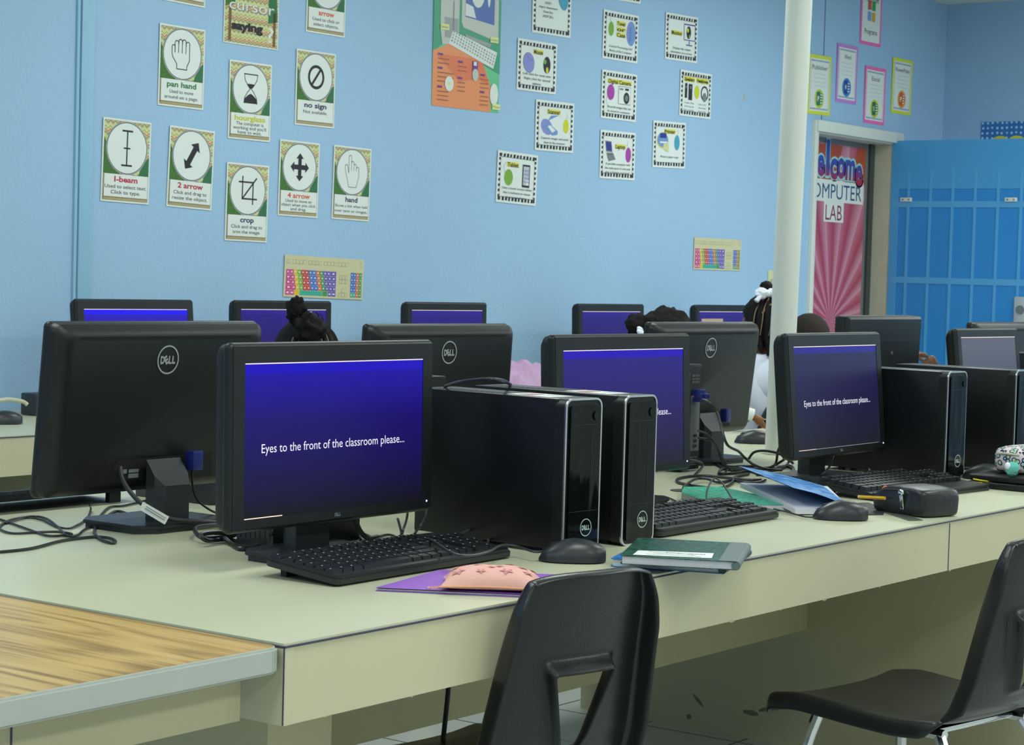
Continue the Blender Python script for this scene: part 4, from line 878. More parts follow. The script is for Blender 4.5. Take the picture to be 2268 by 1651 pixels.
# ------------------------------------------------------------------ posters
ZSTEP = .0
def poster_base(name, label, group, cx, cz, W, H, rot, papermat=None, cat='poster'):
    p = Print(); p.box((0, .0006, 0), (W, .0012, H), papermat or M_paper); return p
def hang(p, name, label, cx, cz, rot=0, group=None, H=.28, cat='poster'):
    o = p.build(name); o.location = (cx, YW-.0022-.0018, cz); o.rotation_euler = (R(.5), -R(rot), 0)
    tag(o, label, cat, group); return o
def lines(p, rows, x0, z0, dz, h, mt, l=3, align='C', wfac=None):
    for k, rw in enumerate(rows): p.text(rw, x0, z0-k*dz, h, mt, l, align=align, wd=None if not wfac else wfac*len(rw), bold=.008)
def cursor_poster(title, tcol, rows, cx, cz, rot, icon, label, W=.2159, H=.2794, rowh=.0125, rowdz=.0190, wf=None):
    p = poster_base('', '', '', cx, cz, W, H, rot)
    a = .006; p.rect(-W/2+a, -H/2+a, W/2-a, H/2-a, M_chev, 1)
    p.poly([(-W/2+a, -.045), (-.03, -.045), (-.07, .03), (-W/2+a, .075)], M_grass, 2); p.poly([(W/2-a, -.045), (.055, -.045), (.075, -.005), (W/2-a, .02)], M_leaf2, 2)
    p.ell(0, .0436, .094, .0905, M_ink, 3); p.ring(0, .0436, .0935, .090, .0022, M_lgrey, 4); p.ring(0, .0436, .090, .0865, .0018, M_grey, 4); p.ell(0, .0436, .0880, .0845, M_paper, 4)
    p.rect(-W/2+a, -H/2+a, W/2-a, -H/2+.017, M_zig, 2); p.rect(-W/2+a, -H/2+.01, -W/2+.012, -.045, M_zig, 2)
    p.rect(-W/2+.010, -H/2+.0165, W/2-.0075, -.0445, M_ink, 3); p.rect(-W/2+.0112, -H/2+.0177, W/2-.0087, -.0457, M_paper, 4)
    tm = mat('ink_'+title.replace(' ', '_'), tcol, .6)
    p.text(title, 0, -.0615, .0190, tm, 5, wd=min(.0190*len(title)*.92, .17), bold=.03)
    for k, rw in enumerate(rows): p.text(rw, 0, (-.0865 if len(rows) < 3 else -.0815)-k*rowdz, rowh, M_ink, 5, wd=min(.0094*len(rw), .188), bold=.006)
    icon(p)
    hang(p, 'poster', label, cx, cz, rot, 'cursor posters with a white circle')
def i_beam(p):
    for z in (-.058, .058): p.rect(-.024, .0436+z-.003, .024, .0436+z+.003, M_ink, 5)
    p.rect(-.0028, -.014, .0028, .101, M_ink, 5); p.rect(-.015, .041, .015, .046, M_ink, 5)
def arrow2(p, c=(0, .0436), L_=.056, rot=R(58), l=5, w_=.011, hd=.026):
    P = [(-L_, 0), (-L_+hd, hd), (-L_+hd, w_), (L_-hd, w_), (L_-hd, hd), (L_, 0), (L_-hd, -hd), (L_-hd, -w_), (-L_+hd, -w_), (-L_+hd, -hd)]
    p.poly([(c[0]+x*math.cos(rot)-y*math.sin(rot), c[1]+x*math.sin(rot)+y*math.cos(rot)) for x, y in P], M_ink, l)
def arrow4(p):
    arrow2(p, rot=0, L_=.05, w_=.009, hd=.020); arrow2(p, rot=PI/2, L_=.052, w_=.009, hd=.020, l=6)
def nosign(p):
    p.ring(0, .0436, .045, .045, .011, M_ink, 5); p.poly([(-.030, .014), (-.022, .008), (.030, .073), (.022, .079)], M_ink, 6)
def crop_i(p):
    w_ = .0058; z = .0436
    p.rect(-.028-w_/2, z-.028, -.028+w_/2, z+.052, M_ink, 5); p.rect(.026-w_/2, z-.050, .026+w_/2, z+.030, M_ink, 5)
    p.rect(-.048, z+.030-w_/2, .030, z+.030+w_/2, M_ink, 5); p.rect(-.031, z-.030-w_/2, .048, z-.030+w_/2, M_ink, 5); p.stroke([(-.028, z-.030), (.042, z+.045)], w_, M_ink, 6)
def hourglass(p):
    z = .0436; h = .052; wd = .034
    def side(s_): return [(s_*wd, z+h), (s_*wd*.9, z+h*.62), (s_*wd*.45, z+h*.22), (s_*.003, z), (s_*wd*.45, z-h*.22), (s_*wd*.9, z-h*.62), (s_*wd, z-h)]
    p.stroke(side(1), .003, M_ink, 5); p.stroke(side(-1), .003, M_ink, 5); p.stroke([(-wd, z+h), (wd, z+h)], .004, M_ink, 5)
    p.poly([(-.020, z+.016), (-.010, z+.018), (.010, z+.018), (.020, z+.016), (.002, z+.001), (-.002, z+.001)], M_ink, 5)
    p.poly([(-wd, z-h), (wd, z-h), (wd*.95, z-h*.7), (.012, z-h*.42), (0, z-h*.32), (-.012, z-h*.42), (-wd*.95, z-h*.7)], M_ink, 5)
def arc(cx, cz, r_, a0, a1, n=8): return [(cx+r_*math.cos(a0+(a1-a0)*k/n), cz+r_*math.sin(a0+(a1-a0)*k/n)) for k in range(n+1)]
def panhand(p):
    z = .0436; P = [(-.026, z-.052), (-.026, z-.036), (-.046, z-.012), (-.050, z+.0), (-.050, z+.022)]+arc(-.043, z+.022, .007, PI, 0)+[(-.036, z+.004)]
    for k, tp in enumerate((.040, .046, .046, .040)): c = -.028+k*.0175; P += [(c-.0085, z+tp-.012)]+arc(c, z+tp-.004, .0085, PI, 0)
    P += [(.0335, z-.020), (.022, z-.040), (.022, z-.052)]; p.stroke(P, .0032, M_ink, 5, True)
    for k in range(3): p.stroke([(-.0195+k*.0175, z+.034), (-.0195+k*.0175, z+.004)], .0028, M_ink, 5)
def pointer(p):
    z = .0436; P = [(-.020, z-.058), (-.030, z-.025), (-.044, z+.012)]+arc(-.036, z+.018, .008, PI*1.1, .2)+[(-.022, z-.004), (-.022, z+.052)]+arc(-.0145, z+.056, .0075, PI, 0)+[(-.007, z+.030)]
    for k, tp in enumerate((.034, .024, .014)): c = .0+k*.0145; P += arc(c, z+tp, .007, PI, 0)
    P += [(.036, z-.015), (.024, z-.058)]; p.stroke(P, .0020, M_ink, 5, True)
    for k in range(3): p.stroke([(-.007+k*.0145, z+.030-k*.008), (-.007+k*.0145, z+.004)], .0016, M_ink, 5)
cr, gn, yl, nv, orr = s(190, 50, 80), s(50, 120, 70), s(200, 196, 40), s(40, 44, 90), s(214, 96, 50)
cursor_poster('I-beam', cr, ['Used to select text.', 'Click to type.'], 2.824, 1.567, -1.0, i_beam, 'cursor poster with I-beam symbol, lowest at far left of the wall')
cursor_poster('2 arrow', s(180, 44, 60), ['Click and drag to', 'resize the object.'], 3.125, 1.561, -1.7, arrow2, 'cursor poster showing a fat diagonal double arrow')
cursor_poster('pan hand', gn, ['Used to move', 'around on a page.'], 3.072, 1.908, -.2, panhand, 'cursor poster showing an outlined open hand')
cursor_poster('hourglass', yl, ['The computer is', "working and you'll", 'have to wait.'], 3.412, 1.819, .1, hourglass, 'cursor poster showing an hourglass', rowdz=.0155)
cursor_poster('no sign', nv, ['Not available.'], 3.758, 1.894, .2, nosign, 'cursor poster showing a circle with a slash')
cursor_poster('4 arrow', orr, ['Used to move an', 'object when you click', 'and drag.'], 3.679, 1.554, -.5, arrow4, 'cursor poster showing a four way arrow', rowdz=.0150, rowh=.0115)
cursor_poster('hand', s(56, 40, 84), ['Shows a link when held', 'over text or images.'], 3.975, 1.553, -.7, pointer, 'cursor poster showing a pointing hand', rowh=.0110)
cursor_poster('crop', nv, ['Click and drag to', 'trim the image.'], 3.408, 1.454, -.5, crop_i, 'cursor poster showing a crop symbol, above the rainbow keyboard chart')
cursor_poster('arrow', orr, ['Used to click or', 'select objects.'], 3.807, 2.241, .1, lambda p: arrow2(p), 'cursor poster named arrow, cut off by the top of the photo')
cursor_poster('', gn, [], 3.072, 2.266, -1., i_beam, 'cursor poster at the top edge, only its zigzag foot showing')
# heading poster
p = poster_base('', '', '', 0, 0, .280, .30, 0); p.rect(-.136, -.146, .136, .146, M_chev, 1)
for (x0, x1, z0, z1) in ((-.134, -.085, -.02, .14), (.085, .134, -.06, .10)): p.poly([(x0, z0), (x1, z0+.01), ((x0+x1)/2+.012, z1), (x0, z1*.9)], M_grass if x0 < 0 else M_leaf2, 2)
for x0 in (-.11, .118): p.rect(x0-.007, -.14, x0+.007, -.02, mat('trunk_print', s(120, 90, 50), .6), 2)
M_wi = mat('white_print', s(225, 230, 225), .6)
p.text('What is', .0, .105, .035, M_ink, 4, wd=.16, bold=.05)
p.text('your', .004, .050, .034, M_ink, 4, wd=.105, bold=.05); p.text('cursor', .003, -.010, .040, M_grey, 3, wd=.232, bold=.01); p.text('cursor', .0, -.008, .040, M_wi, 4, wd=.230, bold=.0)
p.text('saying', -.022, -.082, .030, M_ink, 4, wd=.16, bold=.05); p.text('?', .100, -.100, .055, M_wi, 4, wd=.028)
hang(p, 'poster', 'zigzag heading poster asking what your cursor is saying', 3.411, 2.166, -.1)
# rainbow keyboard charts
M_cream = mat('cream_card', s(206, 200, 160), .55, noise_amt=.05)
KC = [s(206, 60, 140), s(206, 60, 140), s(222, 190, 40), s(110, 180, 60), s(200, 50, 50), s(200, 50, 50), s(60, 110, 200), s(60, 110, 200), s(220, 110, 50), s(60, 150, 80), s(100, 80, 180), s(100, 80, 180), s(100, 80, 180), s(100, 80, 180)]
KM = [mat('key_ink_%d' % i, c, .5) for i, c in enumerate(KC)]; M_teal = mat('teal_ink', s(60, 170, 150), .5); M_kd = mat('cream_key_line', s(150, 145, 100), .6); M_kl = mat('pale_letter_ink', s(225, 225, 230), .6)
def kchart(label, cx, cz, rot):
    W_, H_ = .446, .155; p = Print(); p.box((0, .0006, 0), (W_, .0012, H_), M_cream)
    x0, z0 = -.213, -.070; u = .0205; hz = .0192
    for r_ in range(5):
        off = (0, .006, .009, .014, .0)[r_]; zz = z0+(4-r_)*hz+.0
        if r_ == 4:
            for (a, b_, mt) in ((0, 1.15, KM[0]), (1.2, 2.3, KM[0]), (2.35, 3.7, KM[2]), (3.75, 9.9, M_teal), (9.95, 11.3, KM[9]), (11.4, 12.4, KM[10]), (12.45, 13.6, KM[10])):
                p.rect(x0+a*u, zz, x0+b_*u-.001, zz+hz-.0012, mt, 1)
                if mt is KM[0] or mt is KM[10]: p.rect(x0+a*u+.005, zz+.006, x0+b_*u-.006, zz+.012, M_kl, 2)
            continue
        for k in range(13):
            a = x0+k*u+(off if k else 0); b_ = x0+(k+1)*u+(off if k < 12 else 0); b_ = b_ if k < 12 else x0+13.6*u
            p.rect(a, zz, b_-.0012, zz+hz-.0012, KM[k], 1); p.rect(a+(b_-a)*.3, zz+.006, a+(b_-a)*.62, zz+.0125, M_kl, 2)
    for k, (a, n_) in enumerate(((-.210, 1), (-.180, 4), (-.093, 4), (-.007, 4), (.075, 3))):
        for j in range(n_): 
            xa = a+j*.019; p.rect(xa, .046, xa+.0175, .061, M_kd, 1); p.rect(xa+.001, .047, xa+.0165, .060, M_cream, 2)
    for (i, j) in [(i, j) for i in range(3) for j in (2.6, 3.5)]+[(1, .8), (0, 0), (1, 0), (2, 0)]:
        xa = .082+i*.017; za = z0+j*hz; p.rect(xa, za, xa+.0158, za+.0155, M_kd, 1); p.rect(xa+.001, za+.001, xa+.0148, za+.0145, M_cream, 2)
    for i, mt in enumerate((KM[6], KM[6], KM[8], KM[9])):
        for j in range(5): 
            mm_ = M_teal if (j == 0 and i < 2) else mt; xa = .148+i*.0165; za = z0+j*hz; p.rect(xa, za, xa+.0155, za+hz-.0012, mm_, 1); p.rect(xa+.005, za+.006, xa+.010, za+.012, M_kl, 2)
    p.rect(.200, .046, .212, .064, M_kd, 1); p.rect(.2012, .0472, .2108, .0628, M_cream, 2)
    hang(p, 'keyboard_chart', label, cx, cz, rot, 'rainbow keyboard charts')
kchart('rainbow coloured keyboard chart on the wall below the crop poster', 3.833, 1.190, -1.2)
kchart('rainbow coloured keyboard chart alone on the wall left of the pole', 6.700, 1.350, .1)
# zebra bordered cards
M_hl = mat('yellow_highlighter', s(220, 214, 60), .6); M_bl2 = mat('soft_blue_ink', s(110, 150, 205), .6); M_dbl = mat('deep_blue_ink', s(44, 50, 140), .6); M_mg = mat('magenta_ink', s(170, 60, 165), .6); M_lime = mat('lime_ink', s(120, 170, 50), .6); M_ylw = mat('acid_yellow_ink', s(206, 208, 30), .6); M_cy = mat('cyan_ink', s(70, 160, 190), .6); M_per = mat('periwinkle_ink', s(136, 142, 210), .6); M_ppl = mat('purple_ink', s(84, 60, 150), .6)
def mouseblob(p, x, z, mt, sc_=1., tail=1, l=2):
    p.ell(x, z, .021*sc_, .031*sc_, mt, l, 24); p.stroke([(x, z+.03*sc_), (x+tail*.012, z+.042*sc_), (x+tail*.004, z+.055*sc_)], .0014, M_grey, l)
def zcard(title, rows, cx, cz, rot, art, label, tx=0, tz=.062, th=.016, tw=None, rx=0, rz=-.035, W=.2794*1.02, H=.2159*1.005):
    p = poster_base('', '', '', 0, 0, W, H, 0); a = .010; bw = .015
    for k in range(11):
        x = -W/2+a+.006+k*(W-2*a-.012)/11; wv = (W-2*a)/11*(.62 if k % 3 else .5)
        for zz, d in ((H/2-a-bw, .002), (-H/2+a, -.002)): p.poly([(x, zz), (x+wv, zz+d*(k % 2)), (x+wv+.002, zz+bw), (x+.002, zz+bw-d*(k % 2))], M_ink, 1)
    for k in range(8):
        z = -H/2+a+.012+k*(H-2*a-.02)/8
        for xx in (-W/2+a, W/2-a-bw*.75): p.poly([(xx, z), (xx+bw*.75, z+.001), (xx+bw*.75, z+.0125), (xx, z+.0115)], M_ink, 1)
    for sx in (-1, 1):
        for sz in (-1, 1): p.poly([(sx*(W/2-a), sz*(H/2-a-.004)), (sx*(W/2-a-.004), sz*(H/2-a)), (sx*(W/2-a-.013), sz*(H/2-a-.002)), (sx*(W/2-a-.012), sz*(H/2-a-.012)), (sx*(W/2-a-.002), sz*(H/2-a-.013))], M_ink, 2)
    P = rr_outline(-W/2+a+bw*.8, -H/2+a+bw, W/2-a-bw*.8, H/2-a-bw, .012, (1, 1, 1, 1), 4); p.stroke(P, .0016, M_ink, 2, True)
    if title:
        for k, tt_ in enumerate(title.split('|')):
            V, F = glyphs(tt_, .02); twd = tw if tw else min(.013*len(tt_), .19); zz = tz-k*th*1.6
            p.rect(tx-twd*.54, zz-th*.62, tx+twd*.54, zz+th*.62, M_hl, 3); p.text(tt_, tx, zz, th*1.15, M_ink, 4, wd=twd, bold=.025)
    for k, rw in enumerate(rows): p.text(rw, rx, rz-k*.0190, .0105, M_dgrey, 4, wd=min(.0080*len(rw), .215), bold=.004)
    art(p); hang(p, 'vocabulary_card', label, cx, cz, rot, 'computer word cards with zebra borders')
def a_mouse(p): p.ell(-.062, .012, .040, .044, M_grey, 2, 30, .5); p.ell(-.062, .012, .038, .042, M_per, 3, 30, .5); p.stroke([(-.075, .045), (-.055, .02), (-.03, .03)], .0014, M_dbl, 4); p.ell(.070, .012, .026, .036, M_ink, 3); p.ell(.055, .025, .010, .010, M_lime, 4); p.ell(.072, -.01, .009, .014, M_ylw, 4)
def a_scan(p): p.ell(-.06, -.005, .045, .032, M_per, 2, 30, -.4); p.poly([(-.085, .0), (-.02, -.040), (.02, -.035), (.022, -.02), (-.045, .012)], M_bl2, 3); p.poly([(-.06, .015), (-.03, .045), (.03, .05), (-.035, .028)], M_bl2, 3); p.poly([(-.055, -.002), (-.02, -.028), (.005, -.018), (-.035, .004)], M_paper, 4); mouseblob(p, .083, .005, M_ylw, 1.0)
def a_tab(p): p.ell(-.062, .0, .030, .034, M_lime, 3); p.stroke([(-.09, .02), (-.1, .045), (-.085, .06)], .0014, M_grey, 3); p.rect(.035, -.035, .088, .062, M_ink, 3); p.rect(.041, -.026, .082, .054, M_lgrey, 4); [p.rect(.046+i*.009, -.015+j*.016, .052+i*.009, -.008+j*.016, M_per, 5) for i in range(4) for j in range(4)]; p.rect(.06, -.026, .082, -.004, M_paper, 5)
def a_lap(p): p.poly([(-.105, .062), (-.055, .060), (-.045, .012), (-.095, .012)], M_grey, 2); p.poly([(-.100, .057), (-.059, .056), (-.051, .018), (-.091, .018)], M_dbl, 3); p.poly([(-.095, .008), (-.04, .010), (-.018, -.020), (-.075, -.030)], M_grey, 3); p.stroke([(-.085, .0), (-.045, .002)], .002, M_ink, 4); mouseblob(p, .085, .005, M_mg, 1.1, -1)
def a_prn(p): p.ell(-.06, .018, .05, .036, M_ylw, 2); p.ell(-.06, .022, .046, .034, M_bl2, 3); p.rect(-.085, .03, -.03, .052, M_dbl, 4); p.rect(-.085, .006, -.02, .014, M_paper, 4); p.poly([(-.06, -.02), (-.01, -.035), (-.005, .0), (-.05, .008)], mat('pale_yellow_ink', s(214, 210, 160), .6), 5); mouseblob(p, .065, .012, M_cy, 1.15)
def a_tow(p): mouseblob(p, -.080, .028, M_lime, 1.05, -1); p.ell(.082, .022, .038, .055, M_per, 2); p.poly([(.06, -.025), (.072, .06), (.105, .068), (.1, -.03), (.08, -.035)], M_bl2, 3); [p.stroke([(.066, -.01+.011*k), (.082, -.008+.011*k)], .002, M_dbl, 4) for k in range(6)]
def a_mon(p): p.rect(.018, -.008, .118, .070, M_ppl, 2); p.rect(.022, -.004, .114, .064, M_paper, 3); p.ell(.06, .03, .020, .030, M_ink, 4); p.ell(.052, .040, .009, .010, M_ylw, 5); p.ell(.066, .012, .007, .009, M_lime, 5); p.rect(.064, -.026, .070, -.008, M_ppl, 3); p.rect(.04, -.032, .095, -.027, M_ppl, 3)
def a_cam(p): p.ell(-.07, .012, .030, .035, M_mg, 3); p.stroke([(-.095, .0), (-.105, -.03), (-.095, -.045)], .0014, M_grey, 3); p.rect(-.008, -.036, .092, .045, M_ink, 2); p.rect(-.006, -.034, .090, .043, M_paper, 3); p.ell(.058, -.006, .024, .026, M_ink, 4); p.ell(.058, -.006, .013, .014, M_grey, 5); p.rect(.0, .028, .03, .036, M_grey, 4); p.rect(.045, .028, .075, .038, M_ink, 4)
def a_spk(p): p.rect(-.10, -.022, -.080, .048, M_ink, 3); p.rect(-.068, -.030, -.034, .046, M_ink, 3); p.ell(-.09, .03, .006, .006, M_grey, 4); p.ell(-.05, .03, .008, .008, M_grey, 4); p.ell(.008, .012, .022, .032, M_ylw, 3); p.ring(.078, .01, .034, .036, .008, M_ink, 3); p.ell(.078, -.008, .018, .022, M_grey, 4)
def a_kb(p): p.ell(.08, .055, .035, .05, M_cy, 3, 30, .3); p.ell(-.05, .09, .02, .015, M_mg, 3)
zcard('Mouse', [':Left click for most uses.', ':Right click for special', 'options.'], 5.155, 2.115, .6, a_mouse, 'zebra bordered card titled Mouse', tx=.005)
zcard('Scanner', [':Captures images and sends', 'them to the computer'], 5.297, 1.870, .9, a_scan, 'zebra bordered card titled Scanner', tx=-.01, rz=-.052)
zcard('Tablet', [':Uses a touch screen rather', 'than a keyboard or mouse', 'as an input device.'], 5.034, 1.631, -1.2, a_tab, 'zebra bordered card titled Tablet', tx=-.035, tz=.055, rz=-.044)
zcard('Laptop', [':A portable computer with', 'the main parts in one unit', 'that is battery operated.'], 5.794, 1.777, 1.0, a_lap, 'zebra bordered card titled Laptop', tx=.018, tz=.040, rz=-.040)
zcard('Printer', [':Prints a paper copy'], 6.227, 1.854, 1.8, a_prn, 'zebra bordered card titled Printer', rz=-.056)
zcard('Tower|or|Case', [':Central Processing Unit', ':Brains of the Computer'], 5.789, 2.312, .6, a_tow, 'zebra bordered card titled Tower or Case', tx=.0, tz=.058, tw=.068, rz=-.048)
zcard('Monitor', [':Displays the output', 'information on a screen.'], 6.305, 2.363, 1.4, a_mon, 'zebra bordered card titled Monitor', tx=-.045, tz=.020, rz=-.050)
zcard('Digital Camera', [':Records images that can', 'be stored in a computer'], 5.791, 2.045, .4, a_cam, 'zebra bordered card titled Digital Camera', rz=-.052)
zcard('', [], 6.448, 2.109, .6, lambda p: (a_spk(p), p.rect(-.11, .056, -.015, .080, M_hl, 3), p.text('Speakers', -.062, .068, .016, M_ink, 4, wd=.085, bold=.04), p.rect(.0, .056, .112, .080, M_hl, 3), p.text('Headphones', .056, .068, .016, M_ink, 4, wd=.10, bold=.04),
    [p.text(q, -.06, -.043-.017*k, .0085, M_grey, 4, wd=.085) for k, q in enumerate((':Lets the', 'whole group', 'hear sounds'))], [p.text(q, .06, -.043-.017*k, .0085, M_grey, 4, wd=.07) for k, q in enumerate((':Lets only', 'you hear', 'sounds'))]), 'zebra bordered card titled Speakers and Headphones')
zcard('', ['QWERTY', ':Input characters', ':Home Row', ':ASDF JKL;'], 5.252, 2.368, 1.0, a_kb, 'zebra bordered card with letter rows, cut by the top of the photo', rx=-.03, rz=.026)
zcard('', [], 5.80, 2.583, 1.6, lambda p: None, 'zebra bordered card at the top edge, only its foot showing')
# big computer chart
p = poster_base('', '', '', 0, 0, .444, .62, 0, mat('green_chart', s(90, 190, 130), .35)); W_, H_ = .444, .62
M_tg = mat('teal_green_ink', s(40, 150, 110), .4); M_or = mat('orange_print', s(232, 140, 80), .4); M_or2 = mat('orange_red_print', s(226, 112, 60), .4); M_bg = mat('beige_case_print', s(190, 194, 186), .4); M_bg2 = mat('grey_case_print', s(150, 156, 156), .4); M_sb = mat('blue_screen_print', s(56, 92, 170), .4); M_lab = mat('pale_yellow_label', s(226, 226, 150), .5); M_vi = mat('violet_ink', s(100, 50, 140), .5)
p.poly([(-.222, -.10), (-.15, -.05), (.222, -.15), (.222, .15), (.10, .27), (-.15, .27), (-.222, .12)], M_tg, 1)
p.poly([(-.222, -.31), (.165, -.31), (.16, -.20), (.12, -.13), (.0, -.06), (-.12, -.055), (-.222, -.09)], M_or, 2); p.poly([(-.20, -.10), (.10, -.10), (.155, -.20), (.08, -.18), (-.05, -.20)], M_or2, 3)
p.poly([(-.185, .30), (-.06, .30), (-.06, .0), (-.10, -.055), (-.165, -.060), (-.18, .0)], M_bg, 4); p.poly([(-.155, .05), (-.065, .05), (-.065, -.03), (-.15, -.03)], M_bg2, 5); p.rect(-.10, .0, -.095, .12, M_grey, 6)
p.poly([(-.045, .31), (.20, .31), (.205, .0), (.19, -.015), (-.03, .02), (-.045, .04)], M_bg, 4); p.poly([(-.02, .285), (.175, .285), (.175, .05), (-.02, .065)], M_sb, 5); p.ell(.06, .17, .045, .06, M_paper, 6); p.poly([(-.02, .07), (.05, .065), (.03, .11), (-.02, .12)], M_paper, 6); p.ell(.135, .17, .010, .05, M_paper, 6)  # white shapes over the pictured screen are glare, painted in
p.poly([(-.02, -.005), (.16, -.03), (.15, -.045), (-.01, -.02)], M_bg2, 5)
p.poly([(-.10, .0), (-.125, -.055), (.175, -.130), (.200, -.060)], M_wi, 6)
for i in range(17):
    for j in range(4): 
        u = (i+.5)/17; v = (j+.6)/4.6; x = -.115+.29*u+.02*v; z = -.045-.075*u+.055*v; p.rect(x-.005, z-.004, x+.004, z+.003, M_bg2 if (i+j) % 5 else M_grey, 7)
for (x, z, n_) in ((-.19, -.105, 9), (-.19, -.16, 13), (-.19, -.235, 9), (-.06, -.125, 7), (-.06, -.19, 6), (.09, -.165, 7), (.09, -.235, 7)):
    p.rect(x, z, x+.03, z+.008, M_vi, 7)
    for k in range(2 if z > -.13 else 3): p.rect(x, z-.016-k*.017, x+.008*n_, z-.012-k*.017, mat('brown_print', s(170, 96, 60), .5), 7)
p.ell(-.115, -.215, .028, .030, M_wi, 8); p.ell(-.115, -.215, .008, .008, M_lab, 9); p.rect(.035, -.155, .070, -.110, M_vi, 8); p.rect(.042, -.128, .062, -.112, M_wi, 9); p.ell(.055, -.165, .02, .025, M_bg, 9)
p.ell(.185, -.235, .028, .045, M_wi, 8)
for (x, z, tx_) in ((-.165, .22, ''), (-.11, .26, ''), (-.16, .14, 'Disk Drive'), (-.18, .01, 'Speaker'), (.15, -.01, 'Keyboard'), (.175, -.285, 'Mouse')):
    p.rect(x, z-.012, x+.055, z+.012, M_lab, 9)
    if tx_: p.text(tx_, x+.0275, z, .009, M_grey, 10, wd=.045)
hang(p, 'computer_chart', 'large green and orange chart picturing an old desktop computer', 4.668, 2.203, .5)
# office program cards
def prog(title, border, cx, cz, rot, label, cc=None, ic=None, letter='', W_=.250, H_=.311):
    bm_ = mat('card_'+label.split()[0]+'_border', border, .6); p = poster_base('', '', '', 0, 0, W_, H_, 0, bm_)
    p.rect(-W_/2+.018, -H_/2+.018, W_/2-.018, H_/2-.018, M_wi, 1); Mbb = mat('grey_blue_band', s(150, 170, 190), .6)
    p.rect(-W_/2+.025, H_/2-.034, W_/2-.025, H_/2-.026, Mbb, 2); p.rect(-W_/2+.025, -H_/2+.026, W_/2-.025, -H_/2+.034, Mbb, 2)
    for sx in (-1, 1): p.rect(sx*(W_/2-.026)-.0015, -H_/2+.03, sx*(W_/2-.026)+.0015, H_/2-.03, Mbb, 2)
    p.text(title, 0, .092, .024, M_grey, 3, wd=min(.019*len(title), .175), bold=.012)
    for k in range(4): p.rect(-.075+.01*(k % 2), .056-k*.021, .07-.012*(k == 3), .0585-k*.021, M_lgrey, 3)
    p.ell(0, -.072, .050, .050, mat('disc_'+title, cc, .6), 3); im = mat('icon_'+title, ic, .6)
    p.poly([(-.030, -.105), (.008, -.110), (.008, -.032), (-.030, -.038)], im, 4); p.rect(.008, -.100, .034, -.042, im, 4)
    for k in range(4): p.rect(.011, -.096+k*.014, .031, -.089+k*.014, M_wi, 5)
    p.text(letter, -.011, -.071, .026, M_wi, 6, wd=.020, bold=.04)
    hang(p, 'program_card', label, cx, cz, rot, 'bordered program cards above the doorway')
prog('Publisher', s(214, 220, 60), 7.679, 2.267, 1.4, 'yellow bordered card with green icon, beside the pole', s(190, 204, 50), s(40, 120, 90), 'P')
prog('Word', s(196, 130, 210), 7.984, 2.354, .3, 'lilac bordered card with a blue round icon', s(60, 130, 210), s(34, 70, 150), 'W', W_=.236)
prog('Excel', s(240, 110, 180), 8.322, 2.267, .2, 'pink bordered card with green icon on a yellow disc', s(190, 204, 50), s(34, 110, 70), 'X')
prog('PowerPoint', s(206, 208, 60), 8.653, 2.347, .3, 'yellow bordered card with an orange icon, rightmost of the cards', s(226, 150, 50), s(206, 96, 40), 'P')
p = poster_base('', '', '', 0, 0, .25, .36, 0, MT['card_pink_border']); p.rect(-.107, -.162, .107, .162, M_wi, 1)
p.text('Microsoft', .0, .072, .030, M_ink, 3, wd=.165); p.text('Programs', 0, -.105, .030, M_ink, 3, wd=.15)
for (x, z, c) in ((-.045, .012, s(200, 90, 80)), (.004, .010, s(60, 160, 80)), (-.045, -.048, s(120, 160, 220)), (.004, -.050, s(220, 170, 50))): p.rect(x, z, x+.042, z+.050, mat('square_%d' % int(x*1000+z*9999), c, .6), 3)
hang(p, 'program_card', 'pink bordered heading card with four coloured squares', 8.245, 2.716, .6, 'bordered program cards above the doorway')
# door banner
p = Print(); Mbn, nt, b = nodes_of('ray_burst_print', .35)
tc = N(nt, 'ShaderNodeTexCoord'); sp = N(nt, 'ShaderNodeSeparateXYZ'); nt.links.new(tc.outputs['Object'], sp.inputs[0])
an = math_n(nt, 'ARCTAN2', sp.outputs[2], sp.outputs[0]); g = math_n(nt, 'FRACT', math_n(nt, 'MULTIPLY', an, 3.2))
nt.links.new(ramp(nt, g, [(0, s(178, 60, 84)), (.45, s(196, 110, 132)), (.5, s(214, 150, 170)), (1, s(170, 66, 90))]), b.inputs['Base Color'])
p.box((0, .0006, 0), (.72, .0012, 1.94), Mbn); M_ro = mat('red_orange_print', s(176, 74, 40), .4); 
p.poly([(-.36, .965), (.08, .965), (.0, .77), (-.36, .76)], M_ro, 1); p.poly([(.26, .965), (.36, .965), (.36, .76), (.18, .77)], M_ro, 1)
p.poly([(-.36, -.965), (.36, -.965), (.36, -.02), (.12, -.14), (-.2, -.08), (-.36, -.14)], mat('green_field_print', s(52, 140, 110), .4), 1)
Mwel, nt, b = nodes_of('blue_to_red_lettering', .4); tc = N(nt, 'ShaderNodeTexCoord'); sp = N(nt, 'ShaderNodeSeparateXYZ'); nt.links.new(tc.outputs['Object'], sp.inputs[0])
nt.links.new(ramp(nt, math_n(nt, 'MULTIPLY', math_n(nt, 'SUBTRACT', sp.outputs[2], .78), 6), [(0, s(170, 40, 80)), (.35, s(90, 60, 150)), (.7, s(40, 80, 180)), (1, s(36, 70, 170))]), b.inputs['Base Color'])
M_aq = mat('aqua_outline_print', s(160, 214, 210), .4)
